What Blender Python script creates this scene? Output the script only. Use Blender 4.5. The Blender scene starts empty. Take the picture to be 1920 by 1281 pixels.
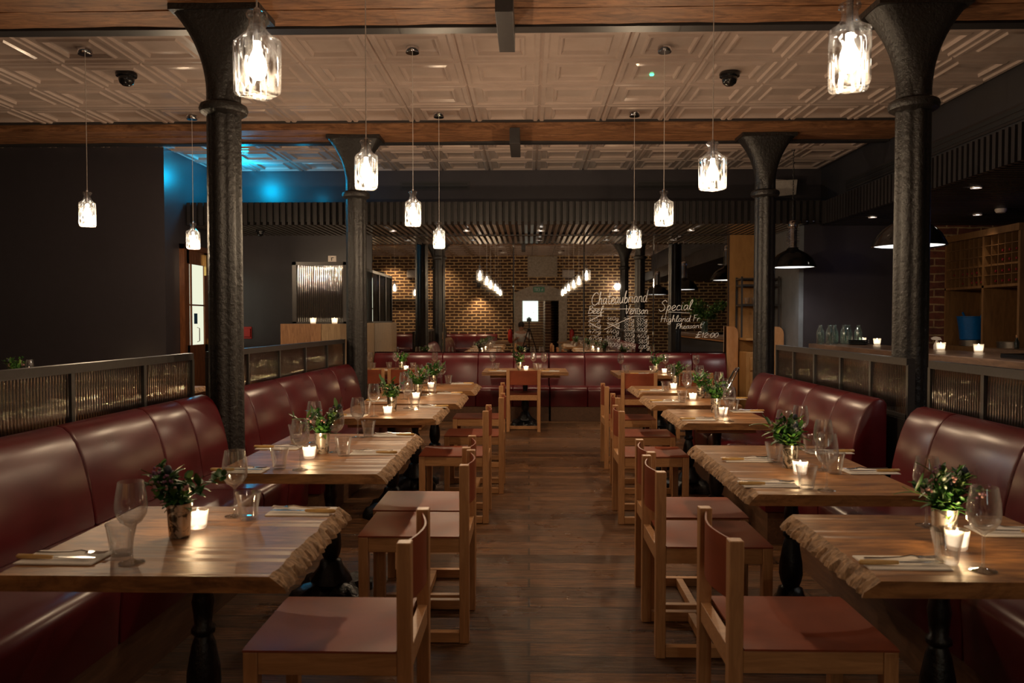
import bpy, math, random
from mathutils import Vector, Matrix, Euler, noise
random.seed(7)
S = bpy.context.scene
COL = S.collection
PI = math.pi
# ------------------------------------------------------------------ camera
H = 1.42
CAMROT = Euler((math.radians(90 - 1.64), 0, math.radians(1.264)), 'XYZ')
cd = bpy.data.cameras.new('camera')
cd.sensor_width = 36.0
FPX = 1450.0
cd.lens = FPX / 1920 * 36
cd.dof.use_dof = True; cd.dof.focus_distance = 7.0; cd.dof.aperture_fstop = 5.6
cam = bpy.data.objects.new('camera', cd)
cam.location = (0, 0, H); cam.rotation_euler = CAMROT
COL.objects.link(cam); S.camera = cam
CM = CAMROT.to_matrix()
def ray(px, py):
    return CM @ Vector(((px - 960) / FPX, -(py - 640.5) / FPX, -1))
def at(px, py, z):
    d = ray(px, py); t = (z - H) / d.z
    return Vector((d.x * t, d.y * t, z))
def aty(px, py, y):
    d = ray(px, py); t = y / d.y
    return Vector((d.x * t, y, H + d.z * t))
# ------------------------------------------------------------------ world, exposure
w = bpy.data.worlds.new('world'); S.world = w; w.use_nodes = True
w.node_tree.nodes['Background'].inputs[0].default_value = (0.55, 0.5, 0.6, 1)
w.node_tree.nodes['Background'].inputs[1].default_value = 0.04
S.view_settings.view_transform = 'Standard'
S.view_settings.look = 'None'
S.view_settings.gamma = 1.0
S.view_settings.exposure = 0.15
S.view_settings.use_curve_mapping = False
cy = S.cycles
cy.max_bounces = 7; cy.diffuse_bounces = 3; cy.glossy_bounces = 4; cy.transmission_bounces = 4
cy.transparent_max_bounces = 20
cy.caustics_reflective = False; cy.caustics_refractive = False
cy.sample_clamp_indirect = 3.0; cy.use_denoising = True
WARM = (1.0, 0.70, 0.42)
WARM2 = (1.0, 0.745, 0.48)
LP = 27.0      # pendant power
def light(kind, loc, energy, color, parent=None, size=0.03, rot=None, spot=None, blend=0.5, name='lamp_light'):
    ld = bpy.data.lights.new(name, kind); ld.energy = energy; ld.color = color
    if kind == 'AREA': ld.size = size
    else: ld.shadow_soft_size = size
    if kind == 'SPOT': ld.spot_size = spot; ld.spot_blend = blend
    o = bpy.data.objects.new(name, ld); COL.objects.link(o); o.location = loc
    if rot: o.rotation_euler = rot
    if parent: o.parent = parent
    return o
# ------------------------------------------------------------------ materials
MATS = {}
def rgb(c): return (c[0], c[1], c[2], 1)
class NT:
    def __init__(s, name):
        s.m = bpy.data.materials.new(name); s.m.use_nodes = True
        s.t = s.m.node_tree; s.n = s.t.nodes; s.l = s.t.links
        s.p = s.n['Principled BSDF']; s.out = s.n['Material Output']
    def node(s, ty, **kw):
        n = s.n.new(ty)
        for k, v in kw.items():
            if k[0] == 'i': n.inputs[int(k[1:])].default_value = v
            else: setattr(n, k, v)
        return n
    def link(s, a, b): s.l.new(a, b)
def setp(nt, base=None, rough=None, metal=None, spec=None, coat=None):
    p = nt.p
    if base: p.inputs['Base Color'].default_value = rgb(base)
    if rough is not None: p.inputs['Roughness'].default_value = rough
    if metal is not None: p.inputs['Metallic'].default_value = metal
    if spec is not None: p.inputs['Specular IOR Level'].default_value = spec
    if coat is not None: p.inputs['Coat Weight'].default_value = coat; p.inputs['Coat Roughness'].default_value = 0.12
def coords(nt, scale=(1, 1, 1), rnd=True, kind='Object'):
    tc = nt.node('ShaderNodeTexCoord'); mp = nt.node('ShaderNodeMapping')
    mp.inputs['Scale'].default_value = scale
    src = tc.outputs[kind]
    if rnd:
        oi = nt.node('ShaderNodeObjectInfo'); mul = nt.node('ShaderNodeMath', operation='MULTIPLY', i1=13.7)
        nt.link(oi.outputs['Random'], mul.inputs[0])
        add = nt.node('ShaderNodeVectorMath', operation='ADD'); nt.link(src, add.inputs[0]); nt.link(mul.outputs[0], add.inputs[1]); src = add.outputs[0]
    nt.link(src, mp.inputs['Vector']); return mp.outputs[0]
def ramp(nt, fac, stops):
    r = nt.node('ShaderNodeValToRGB'); cr = r.color_ramp
    while len(cr.elements) < len(stops): cr.elements.new(0.5)
    for e, (p, c) in zip(cr.elements, stops): e.position = p; e.color = rgb(c)
    nt.link(fac, r.inputs[0]); return r.outputs[0]
def bump(nt, h, strength, dist=0.01, prev=None):
    b = nt.node('ShaderNodeBump'); b.inputs['Strength'].default_value = strength; b.inputs['Distance'].default_value = dist
    nt.link(h, b.inputs['Height'])
    if prev: nt.link(prev, b.inputs['Normal'])
    nt.link(b.outputs[0], nt.p.inputs['Normal']); return b.outputs[0]
def noisetex(nt, vec, scale, detail=6, rough=0.6, dist=0.0):
    n = nt.node('ShaderNodeTexNoise'); n.inputs['Scale'].default_value = scale; n.inputs['Detail'].default_value = detail
    n.inputs['Roughness'].default_value = rough; n.inputs['Distortion'].default_value = dist
    nt.link(vec, n.inputs['Vector']); return n.outputs[0]
def plain(name, base, rough=0.5, metal=0.0, nb=0.0, ns=30, spec=0.5, var=0.12, coat=None):
    nt = NT(name); setp(nt, base, rough, metal, spec, coat)
    v = coords(nt); n = noisetex(nt, v, ns, 5)
    a = tuple(c * (1 - var) for c in base); b = tuple(min(1, c * (1 + var)) for c in base)
    nt.link(ramp(nt, n, [(0.3, a), (0.7, b)]), nt.p.inputs['Base Color'])
    if nb: bump(nt, n, nb)
    return nt.m
def wood(name, light_, dark, rough=0.45, axis=0, sc=5.0, stretch=9.0, bstr=0.15, streak=None, coat=None):
    nt = NT(name); setp(nt, light_, rough, coat=coat)
    s = [stretch] * 3; s[axis] = 1.0
    v = coords(nt, tuple(s)); n = noisetex(nt, v, sc, 8, 0.62, 1.2)
    mid = tuple((a + b) / 2 for a, b in zip(light_, dark))
    c = ramp(nt, n, [(0.28, dark), (0.5, mid), (0.68, light_)])
    if streak:
        s2 = [3.2] * 3; s2[axis] = 0.9
        v2 = coords(nt, tuple(s2)); n2 = noisetex(nt, v2, 2.6, 5, 0.7, 2.5)
        m = nt.node('ShaderNodeMix', data_type='RGBA', blend_type='MULTIPLY'); m.inputs[0].default_value = 0.85
        nt.link(c, m.inputs[6]); nt.link(ramp(nt, n2, [(0.36, streak), (0.56, (1, 1, 1))]), m.inputs[7]); c = m.outputs[2]
    nt.link(c, nt.p.inputs['Base Color'])
    if bstr: bump(nt, n, bstr, 0.004)
    return nt.m
def emit(name, col, st):
    nt = NT(name); nt.n.remove(nt.p); e = nt.node('ShaderNodeEmission'); e.inputs[0].default_value = rgb(col); e.inputs[1].default_value = st
    nt.link(e.outputs[0], nt.out.inputs[0]); return nt.m
def glass(name, tint=(0.97, 0.98, 0.98), base=0.03, edge=0.75, power=3.0, rough=0.02, diff=0.0, diffcol=(1, 1, 1), bumpy=None, refr=False, rim=False):
    nt = NT(name); nt.n.remove(nt.p)
    lw = nt.node('ShaderNodeLayerWeight'); lw.inputs[0].default_value = 0.5
    pw = nt.node('ShaderNodeMath', operation='POWER', i1=power); nt.link(lw.outputs['Facing'], pw.inputs[0])
    ma = nt.node('ShaderNodeMath', operation='MULTIPLY_ADD', i1=edge, i2=base); nt.link(pw.outputs[0], ma.inputs[0])
    tr = nt.node('ShaderNodeBsdfRefraction' if refr else 'ShaderNodeBsdfTransparent'); tr.inputs[0].default_value = rgb(tint)
    if refr: tr.inputs['IOR'].default_value = 1.2; tr.inputs['Roughness'].default_value = 0.08
    gl = nt.node('ShaderNodeBsdfGlossy'); gl.inputs['Roughness'].default_value = rough
    first = tr.outputs[0]
    if diff:
        tl = nt.node('ShaderNodeBsdfTranslucent'); tl.inputs[0].default_value = rgb(diffcol)
        mx = nt.node('ShaderNodeMixShader'); mx.inputs[0].default_value = diff
        if rim:
            dm = nt.node('ShaderNodeMath', operation='MULTIPLY', i1=diff); nt.link(pw.outputs[0], dm.inputs[0]); nt.link(dm.outputs[0], mx.inputs[0])  # white mixed in towards the edges, standing in for bright refraction
        nt.link(tr.outputs[0], mx.inputs[1]); nt.link(tl.outputs[0], mx.inputs[2]); first = mx.outputs[0]
    mx2 = nt.node('ShaderNodeMixShader'); nt.link(ma.outputs[0], mx2.inputs[0]); nt.link(first, mx2.inputs[1]); nt.link(gl.outputs[0], mx2.inputs[2])
    if bumpy:
        etched = name == 'cut_crystal'
        v = coords(nt, bumpy[0], rnd=False)
        if bumpy[2] == 'wave':
            wv = nt.node('ShaderNodeTexWave', wave_type='BANDS', bands_direction=bumpy[4]); wv.inputs['Scale'].default_value = bumpy[1]; nt.link(v, wv.inputs[0]); h = wv.outputs[1]
        else:
            vo = nt.node('ShaderNodeTexVoronoi'); vo.inputs['Scale'].default_value = bumpy[1]; nt.link(v, vo.inputs[0]); h = vo.outputs[0]
            if etched:
                er = nt.node('ShaderNodeMapRange'); er.inputs['From Min'].default_value = .25; er.inputs['From Max'].default_value = .6; er.inputs['To Min'].default_value = .0015; er.inputs['To Max'].default_value = .045
                nt.link(h, er.inputs[0]); nt.link(er.outputs[0], mx.inputs[0])
        b = nt.node('ShaderNodeBump'); b.inputs['Strength'].default_value = bumpy[3]; b.inputs['Distance'].default_value = 0.01
        nt.link(h, b.inputs['Height']); nt.link(b.outputs[0], gl.inputs['Normal']); nt.link(b.outputs[0], lw.inputs['Normal'])
        if refr: nt.link(b.outputs[0], tr.inputs['Normal'])
        if diff: nt.link(b.outputs[0], tl.inputs['Normal'])
    nt.link(mx2.outputs[0], nt.out.inputs[0]); return nt.m
def brick(name, c1, c2, mort, swz='XZ', bw=0.30, bh=0.102, ms=0.011, dark=None):
    nt = NT(name); setp(nt, c1, 0.8)
    tc = nt.node('ShaderNodeTexCoord'); sp = nt.node('ShaderNodeSeparateXYZ'); cb = nt.node('ShaderNodeCombineXYZ')
    wob = nt.node('ShaderNodeTexNoise'); wob.inputs['Scale'].default_value = 5; nt.link(tc.outputs['Object'], wob.inputs['Vector'])
    wm = nt.node('ShaderNodeVectorMath', operation='MULTIPLY_ADD'); wm.inputs[1].default_value = (.03, .03, .03)
    nt.link(wob.outputs[1], wm.inputs[0]); nt.link(tc.outputs['Object'], wm.inputs[2]); nt.link(wm.outputs[0], sp.inputs[0])
    nt.link(sp.outputs[swz[0]], cb.inputs[0]); nt.link(sp.outputs[swz[1]], cb.inputs[1])
    b = nt.node('ShaderNodeTexBrick'); b.inputs['Color1'].default_value = rgb(c1); b.inputs['Color2'].default_value = rgb(c2)
    b.inputs['Mortar'].default_value = rgb(mort); b.inputs['Scale'].default_value = 1; b.inputs['Mortar Size'].default_value = ms
    b.inputs['Mortar Smooth'].default_value = 0.3; b.inputs['Brick Width'].default_value = bw; b.inputs['Row Height'].default_value = bh
    nt.link(cb.outputs[0], b.inputs[0])
    n = noisetex(nt, tc.outputs['Object'], 9, 6, 0.7)
    m = nt.node('ShaderNodeMix', data_type='RGBA', blend_type='MULTIPLY'); m.inputs[0].default_value = 0.8
    nt.link(b.outputs[0], m.inputs[6]); nt.link(ramp(nt, n, [(0.3, (0.35, 0.32, 0.32)), (0.65, (1.15, 1.1, 1.05))]), m.inputs[7])
    nt.link(m.outputs[2], nt.p.inputs['Base Color'])
    bump(nt, b.outputs[1], -0.6, 0.01); return nt.m
M = MATS
M['oak'] = wood('pale_oak', (0.52, 0.265, 0.115), (0.34, 0.16, 0.065), 0.42, 2, 5, 10, 0.08)
M['oakx'] = wood('pale_oak_rail', (0.51, 0.26, 0.112), (0.33, 0.155, 0.062), 0.42, 0, 5, 10, 0.08)
M['top'] = wood('live_edge_slab', (0.44, 0.205, 0.072), (0.16, 0.068, 0.024), 0.44, 0, 3.6, 7, 0.2, (0.38, 0.32, 0.28))
M['bark'] = wood('raw_bark_edge', (0.50, 0.30, 0.16), (0.10, 0.055, 0.03), 0.85, 2, 16, 2.2, 1.0)
M['cabwood'] = wood('cabinet_wood', (0.25, 0.13, 0.05), (0.14, 0.07, 0.028), 0.45, 2, 3, 5, 0.05)
M['station'] = wood('station_timber', (0.42, 0.22, 0.10), (0.22, 0.10, 0.045), 0.45, 2, 5, 9, 0.1)
M['ply'] = wood('honey_ply', (0.42, 0.22, 0.075), (0.30, 0.15, 0.05), 0.4, 2, 3, 3, 0.03)
M['grey_timber'] = wood('weathered_timber', (0.40, 0.27, 0.15), (0.22, 0.14, 0.075), 0.6, 2, 5, 9, 0.1)
M['beam'] = wood('old_beam', (0.42, 0.195, 0.085), (0.15, 0.065, 0.027), 0.6, 0, 2.6, 7, 0.5, (0.45, 0.38, 0.33))
M['plinth'] = wood('plinth_board', (0.17, 0.085, 0.045), (0.09, 0.045, 0.025), 0.45, 1, 4, 8, 0.05)
M['bartop'] = wood('bar_top', (0.20, 0.115, 0.07), (0.085, 0.05, 0.032), 0.3, 1, 4, 7, 0.2)
M['ledtrim'] = wood('led_lit_bar_trim', (0.60, 0.26, 0.09), (0.42, 0.17, 0.055), 0.4, 1, 4, 7, 0.05)  # wood strip with the orange LED light put into its colour
M['mahogany'] = wood('mahogany', (0.24, 0.085, 0.03), (0.12, 0.04, 0.015), 0.25, 2, 4, 8, 0.03)
def leather(name, base, rough, bs=0.1, sp=0.4):
    nt = NT(name); setp(nt, base, rough, spec=sp)
    v = coords(nt, rnd=False); n = noisetex(nt, v, 3.5, 6, 0.6, 0.5); n2 = noisetex(nt, v, 160, 3)
    n3 = noisetex(nt, v, 14, 3, 0.5, 1.5)
    a = tuple(c * 0.72 for c in base); b = tuple(min(1, c * 1.2) for c in base)
    nt.link(ramp(nt, n, [(0.3, a), (0.7, b)]), nt.p.inputs['Base Color'])
    mr = nt.node('ShaderNodeMapRange'); mr.inputs['To Min'].default_value = rough * 0.8; mr.inputs['To Max'].default_value = rough * 1.25
    nt.link(n, mr.inputs[0]); nt.link(mr.outputs[0], nt.p.inputs['Roughness'])
    p = bump(nt, n3, bs * 0.35, 0.008); bump(nt, n2, bs, 0.001, p); return nt.m
M['red'] = leather('oxblood_leather', (0.082, 0.004, 0.0075), 0.29, 0.05, 0.5)
M['tan'] = leather('tan_saddle_leather', (0.25, 0.060, 0.028), 0.40, 0.08, 0.14)
M['iron'] = plain('cast_iron_paint', (0.017, 0.0155, 0.015), 0.34, 0.0, 1.0, 34, 0.5)
M['steel'] = plain('black_steel', (0.035, 0.031, 0.030), 0.38, 0.2, 0.05, 60)
M['black'] = plain('black_enamel', (0.008, 0.008, 0.009), 0.12, 0, 0, 20, 0.6)
M['base'] = plain('black_cast_base', (0.008, 0.008, 0.009), 0.3, 0.2, 0.3, 60)
M['chrome'] = plain('chrome', (0.75, 0.75, 0.77), 0.08, 1.0, 0, 20, 0.5, 0.03)
M['silver'] = plain('cutlery_steel', (0.8, 0.78, 0.76), 0.18, 1.0, 0, 20, 0.5, 0.03)
M['horn'] = plain('yellow_horn', (0.6, 0.37, 0.13), 0.3, 0, 0, 40)
M['linen'] = plain('white_linen', (0.80, 0.74, 0.68), 0.85, 0, 0.3, 220, 0.2, 0.03)
M['tin'] = NT('mercury_tin'); _n = M['tin']; setp(_n, (0.7, 0.66, 0.58), 0.24, 0.8)
_v = coords(_n); _x = noisetex(_n, _v, 22, 4, 0.6, 1.5)
_n.link(ramp(_n, _x, [(0.47, (0.74, 0.70, 0.62)), (0.56, (0.11, 0.10, 0.08))]), _n.p.inputs['Base Color']); M['tin'] = _n.m
M['charcoal'] = plain('charcoal_wall_paint', (0.046, 0.040, 0.047), 0.34, 0, 0.06, 8, 0.5, 0.06)
M['charcoal2'] = plain('charcoal_ceiling_paint', (0.026, 0.024, 0.027), 0.5, 0, 0.03, 8, 0.5, 0.06)
M['slat'] = plain('charcoal_slat', (0.024, 0.021, 0.022), 0.33, 0, 0.05, 30)
M['soffit'] = plain('lamplit_soffit_slat', (0.42, 0.36, 0.31), 0.24, 0.75, 0.03, 30)  # brighter than the face slats: pendant gleam put into the colour
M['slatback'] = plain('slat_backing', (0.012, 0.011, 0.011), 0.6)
M['soffitback'] = plain('lit_soffit_backing', (0.05, 0.045, 0.04), 0.5)  # lighter copy of the backing, light between the slats put into the colour
M['greywall'] = plain('lamplit_blue_grey_paint', (0.17, 0.19, 0.215), 0.5, 0, 0.05, 8)  # blue-grey lightened: lamp light on this side put into the colour
M['white'] = plain('white_plastic', (0.62, 0.56, 0.52), 0.4)
M['plaster'] = plain('limewashed_plaster', (0.50, 0.43, 0.36), 0.85, 0, 0.4, 16, 0.3, 0.25)
M['tinceil'] = plain('cream_pressed_tin', (0.46, 0.365, 0.325), 0.14, 0, 0.14, 4, 0.7, 0.07)
M['trim'] = plain('dark_steel_trim', (0.035, 0.033, 0.035), 0.4)
M['brick'] = brick('old_brick', (0.13, 0.050, 0.028), (0.055, 0.026, 0.020), (0.90, 0.64, 0.33), ms=0.019)
M['brickside'] = brick('bar_brick', (0.22, 0.065, 0.04), (0.13, 0.045, 0.035), (0.42, 0.30, 0.16))
M['brickyz'] = brick('old_brick_side', (0.17, 0.075, 0.045), (0.085, 0.04, 0.03), (0.55, 0.38, 0.2), 'YZ')
M['glass'] = glass('clear_glass', (0.995, 0.995, 0.995), 0.12, 0.6, 1.6, 0.05, 0.3, rim=True)
M['water'] = glass('carafe_glass', (0.85, 0.96, 0.95), 0.16, 0.6, 1.5, 0.06, 0.6, rim=True)
M['cut'] = glass('cut_crystal', (0.92, 0.90, 0.88), 0.10, 0.6, 1.4, 0.08, 0.10, (1, 0.97, 0.93), ((1, 1, 0.35), 42, 'vor', 1.0))
M['flute'] = glass('fluted_glass', (0.85, 0.78, 0.70), 0.24, 0.5, 1.2, 0.05, 0.01, (0.8, 0.7, 0.6), ((1, 1, 1), 14, 'wave', 1.0, 'Y'), refr=True)
M['flutex'] = glass('fluted_glass_front', (0.5, 0.38, 0.32), 0.55, 0.4, 1.2, 0.05, 0.08, (0.8, 0.55, 0.45), ((1, 1, 1), 12, 'wave', 1.0, 'X'))
M['votive'] = glass('votive_glass', (0.98, 0.96, 0.93), 0.05, 0.4, 2, 0.1, 0.5, (1, 0.93, 0.85))
M['bulb'] = emit('bulb_glow', (1.0, 0.88, 0.72), 24)
M['flame'] = emit('flame_glow', (1.0, 0.80, 0.50), 40)
M['waxglow'] = NT('lit_wax'); _n = M['waxglow']; setp(_n, (0.9, 0.85, 0.78), 0.5); _n.p.inputs['Emission Color'].default_value = (1, 0.82, 0.6, 1); _n.p.inputs['Emission Strength'].default_value = 2.2; M['waxglow'] = _n.m
M['spotglow'] = emit('downlight_glow', (1.0, 0.90, 0.8), 14)
M['lampinner'] = emit('lamp_inner_glow', (1.0, 0.95, 0.90), 2.6)
M['paneglow'] = emit('lit_corridor', (0.93, 0.95, 0.72), 0.85)
M['bluelamp'] = emit('blue_led', (0.0, 0.35, 1.0), 8)
M['chalk'] = NT('chalk_pen'); _n = M['chalk']; setp(_n, (0.92, 0.92, 0.95), 0.9); M['chalk'] = _n.m
M['leaf'] = plain('green_leaf', (0.035, 0.115, 0.022), 0.4, 0, 0.1, 30, 0.5, 0.5)
M['leaf2'] = plain('pale_leaf', (0.13, 0.24, 0.05), 0.45, 0, 0.1, 30, 0.5, 0.4)
M['petal'] = plain('purple_petal', (0.20, 0.08, 0.16), 0.7, 0, 0, 30, 0.5, 0.4)
M['thistle'] = plain('thistle_head', (0.035, 0.045, 0.065), 0.6, 0, 0.2, 60, 0.5, 0.4)
M['pink'] = plain('pink_blossom', (0.55, 0.30, 0.30), 0.7, 0, 0, 30)
M['blue'] = plain('blue_plastic', (0.0, 0.11, 0.38), 0.35)
M['sticker'] = plain('blue_sticker', (0.02, 0.10, 0.22), 0.5)
M['brass'] = plain('brass', (0.65, 0.42, 0.15), 0.25, 1.0)
M['redplastic'] = plain('red_plastic', (0.5, 0.02, 0.015), 0.35)
M['green'] = plain('exit_green', (0.0, 0.22, 0.12), 0.4)
M['bottle'] = plain('dark_bottle', (0.012, 0.014, 0.010), 0.08)
M['foil'] = plain('red_foil', (0.20, 0.015, 0.02), 0.3)
M['stainless'] = plain('stainless_pan', (0.5, 0.45, 0.4), 0.3, 1.0)
M['paper'] = plain('paper_roll', (0.7, 0.62, 0.55), 0.9)
M['skin'] = plain('skin', (0.45, 0.24, 0.16), 0.5)
M['shirt'] = plain('white_shirt', (0.62, 0.58, 0.55), 0.85)
M['trousers'] = plain('dark_trousers', (0.02, 0.02, 0.03), 0.85)
M['hair'] = plain('dark_hair', (0.025, 0.015, 0.01), 0.6)
M['orange'] = plain('orange_flower', (0.6, 0.15, 0.03), 0.6)
# mirror: antique, slightly foxed
_n = NT('antique_mirror'); setp(_n, (0.70, 0.68, 0.65), 0.015, 1.0)
_v = coords(_n, rnd=False); _x = noisetex(_n, _v, 60, 3, 0.7)
_n.link(ramp(_n, _x, [(0.27, (0.30, 0.27, 0.24)), (0.36, (0.72, 0.70, 0.67))]), _n.p.inputs['Base Color']); M['mirror'] = _n.m
# floor boards along X
def floor_mat():
    nt = NT('reclaimed_floor_boards'); setp(nt, (0.2, 0.1, 0.05), 0.3, spec=0.4)
    tc = nt.node('ShaderNodeTexCoord')
    b = nt.node('ShaderNodeTexBrick'); b.offset = 0.37; b.inputs['Color1'].default_value = (0.22, 0.22, 0.22, 1); b.inputs['Color2'].default_value = (1, 1, 1, 1)
    b.inputs['Mortar'].default_value = (0.02, 0.02, 0.02, 1); b.inputs['Scale'].default_value = 1; b.inputs['Mortar Size'].default_value = 0.007
    b.inputs['Brick Width'].default_value = 2.3; b.inputs['Row Height'].default_value = 0.14; b.inputs['Mortar Smooth'].default_value = 0.4
    nt.link(tc.outputs['Object'], b.inputs[0])
    mp = nt.node('ShaderNodeMapping'); mp.inputs['Scale'].default_value = (2.0, 34, 1); nt.link(tc.outputs['Object'], mp.inputs[0])
    n = noisetex(nt, mp.outputs[0], 3.0, 9, 0.68, 0.8)
    n2 = noisetex(nt, tc.outputs['Object'], 2.2, 4, 0.6)
    c = ramp(nt, n, [(0.34, (0.022, 0.009, 0.004)), (0.48, (0.15, 0.064, 0.024)), (0.64, (0.36, 0.175, 0.075))])
    m = nt.node('ShaderNodeMix', data_type='RGBA', blend_type='MULTIPLY'); m.inputs[0].default_value = 0.85
    nt.link(c, m.inputs[6]); nt.link(b.outputs[0], m.inputs[7])
    nt.link(m.outputs[2], nt.p.inputs['Base Color'])
    mr = nt.node('ShaderNodeMapRange'); mr.inputs['From Min'].default_value = 0.3; mr.inputs['From Max'].default_value = 0.7
    mr.inputs['To Min'].default_value = 0.24; mr.inputs['To Max'].default_value = 0.36; nt.link(n2, mr.inputs[0]); nt.link(mr.outputs[0], nt.p.inputs['Roughness'])
    p = bump(nt, b.outputs[1], -0.8, 0.006); bump(nt, n, 0.8, 0.008, p); return nt.m
M['floor'] = floor_mat()
# ------------------------------------------------------------------ mesh helpers
class MB:
    def __init__(s): s.v = []; s.f = []; s.mi = []
    def add(s, vs, fs, m=None, mi=0):
        b = len(s.v)
        for v in vs:
            v = Vector(v); s.v.append(tuple(m @ v if m else v))
        for f in fs: s.f.append([b + i for i in f]); s.mi.append(mi)
        return s
    def box(s, x0, x1, y0, y1, z0, z1, m=None, mi=0):
        if x0 > x1: x0, x1 = x1, x0
        if y0 > y1: y0, y1 = y1, y0
        return s.add([(x0, y0, z0), (x1, y0, z0), (x1, y1, z0), (x0, y1, z0), (x0, y0, z1), (x1, y0, z1), (x1, y1, z1), (x0, y1, z1)],
                     [(0, 3, 2, 1), (4, 5, 6, 7), (0, 1, 5, 4), (1, 2, 6, 5), (2, 3, 7, 6), (3, 0, 4, 7)], m, mi)
    def lathe(s, prof, n=16, m=None, rf=None, mi=0, cap=True):
        vs = []; fs = []
        for r, z in prof:
            for k in range(n):
                a = 2 * PI * k / n; q = r * (rf(a, z) if rf else 1)
                vs.append((q * math.cos(a), q * math.sin(a), z))
        for i in range(len(prof) - 1):
            for k in range(n):
                k2 = (k + 1) % n
                fs.append((i * n + k, i * n + k2, (i + 1) * n + k2, (i + 1) * n + k))
        if cap and prof[0][0] > 1e-6: fs.append(tuple(reversed(range(n))))
        if cap and prof[-1][0] > 1e-6: fs.append(tuple((len(prof) - 1) * n + k for k in range(n)))
        return s.add(vs, fs, m, mi)
    def tube(s, pts, r, n=6, closed=False, m=None, mi=0):
        pts = [Vector(p) for p in pts]; vs = []; fs = []; L = len(pts)
        up = None
        for i, p in enumerate(pts):
            a = pts[i - 1] if (i or closed) else p; b = pts[(i + 1) % L] if (i < L - 1 or closed) else p
            t = (b - a).normalized() if (b - a).length > 1e-9 else Vector((0, 0, 1))
            if up is None:
                up = t.orthogonal().normalized()
            up = (up - t * up.dot(t));
            up = up.normalized() if up.length > 1e-6 else t.orthogonal().normalized()
            w_ = t.cross(up); rr = r[i] if isinstance(r, (list, tuple)) else r
            for k in range(n):
                a_ = 2 * PI * k / n; vs.append(p + (up * math.cos(a_) + w_ * math.sin(a_)) * rr)
        for i in range(L if closed else L - 1):
            j = (i + 1) % L
            for k in range(n):
                k2 = (k + 1) % n; fs.append((i * n + k, i * n + k2, j * n + k2, j * n + k))
        if not closed: fs.append(tuple(reversed(range(n)))); fs.append(tuple((L - 1) * n + k for k in range(n)))
        return s.add(vs, fs, m, mi)
    def prism(s, prof, t0, t1, axis='Y', inset=0.0, m=None, mi=0, sgn=1):
        # prof: list of (u,z) closed; extruded along axis from t0 to t1, ends inset for soft cushions
        n = len(prof); cu = sum(p[0] for p in prof) / n; cz = sum(p[1] for p in prof) / n
        rings = [(t0, -inset), (t0 + inset * 0.4, -inset * 0.3), (t0 + inset * 1.3, 0), (t1 - inset * 1.3, 0), (t1 - inset * 0.4, -inset * 0.3), (t1, -inset)] if inset else [(t0, 0), (t1, 0)]
        vs = []; fs = []
        for t, ins in rings:
            for u, z in prof:
                d = math.hypot(u - cu, z - cz) or 1; k = max(0, (d + ins) / d)
                uu = cu + (u - cu) * k; zz = cz + (z - cz) * k
                vs.append((sgn * uu, t, zz) if axis == 'Y' else (t, sgn * uu, zz))
        for i in range(len(rings) - 1):
            for k in range(n):
                k2 = (k + 1) % n; fs.append((i * n + k, i * n + k2, (i + 1) * n + k2, (i + 1) * n + k))
        fs.append(tuple(reversed(range(n)))); fs.append(tuple((len(rings) - 1) * n + k for k in range(n)))
        return s.add(vs, fs, m, mi)
    def ball(s, c, r, n=10, sc=(1, 1, 1), mi=0):
        prof = [(max(1e-7, r * math.sin(PI * i / (n // 2 + 2))), -r * math.cos(PI * i / (n // 2 + 2))) for i in range(n // 2 + 3)]
        m = Matrix.Translation(c) @ Matrix.Diagonal((sc[0], sc[1], sc[2], 1))
        prof[0] = (0, -r); prof[-1] = (0, r)
        return s.lathe(prof, n, m, mi=mi)
    def build(s, name, mats, parent=None, smooth=True, angle=38, bevel=0):
        me = bpy.data.meshes.new(name)
        me.from_pydata(s.v, [], s.f)
        if not isinstance(mats, (list, tuple)): mats = [mats]
        for mm in mats: me.materials.append(mm)
        if len(mats) > 1: me.polygons.foreach_set('material_index', s.mi)
        import bmesh as _b
        bm = _b.new(); bm.from_mesh(me); _b.ops.remove_doubles(bm, verts=bm.verts, dist=1e-6); _b.ops.recalc_face_normals(bm, faces=bm.faces); bm.to_mesh(me); bm.free()
        if smooth:
            me.polygons.foreach_set('use_smooth', [True] * len(me.polygons)); me.set_sharp_from_angle(angle=math.radians(angle))
        me.update()
        o = bpy.data.objects.new(name, me); COL.objects.link(o)
        if parent: o.parent = parent
        if bevel:
            b = o.modifiers.new('bevel', 'BEVEL'); b.width = bevel; b.segments = 2; b.limit_method = 'ANGLE'
        return o
def tag(o, label=None, cat=None, group=None, kind=None):
    if label: o['label'] = label
    if cat: o['category'] = cat
    if group: o['group'] = group
    if kind: o['kind'] = kind
    return o
def thing(name, label, cat, loc=(0, 0, 0), rz=0, group=None):
    o = bpy.data.objects.new(name, None); COL.objects.link(o); o.location = loc; o.rotation_euler = (0, 0, rz); o.empty_display_size = 0.1
    return tag(o, label, cat, group)
def copy_tree(o, parent=None):
    c = o.copy(); COL.objects.link(c)
    if parent: c.parent = parent
    for ch in list(o.children): copy_tree(ch, c)
    return c
PROTO = {}
def place(kind, loc, rz, label, group=None, sc=None):
    src, used = PROTO[kind]
    o = copy_tree(src) if used else src
    PROTO[kind][1] = True
    o.location = loc; o.rotation_euler = (0, 0, rz)
    if sc: o.scale = sc
    o['label'] = label
    if group: o['group'] = group
    return o
def struct(name, mb, mat, **kw):
    return tag(mb.build(name, mat, **kw), kind='structure')
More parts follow.
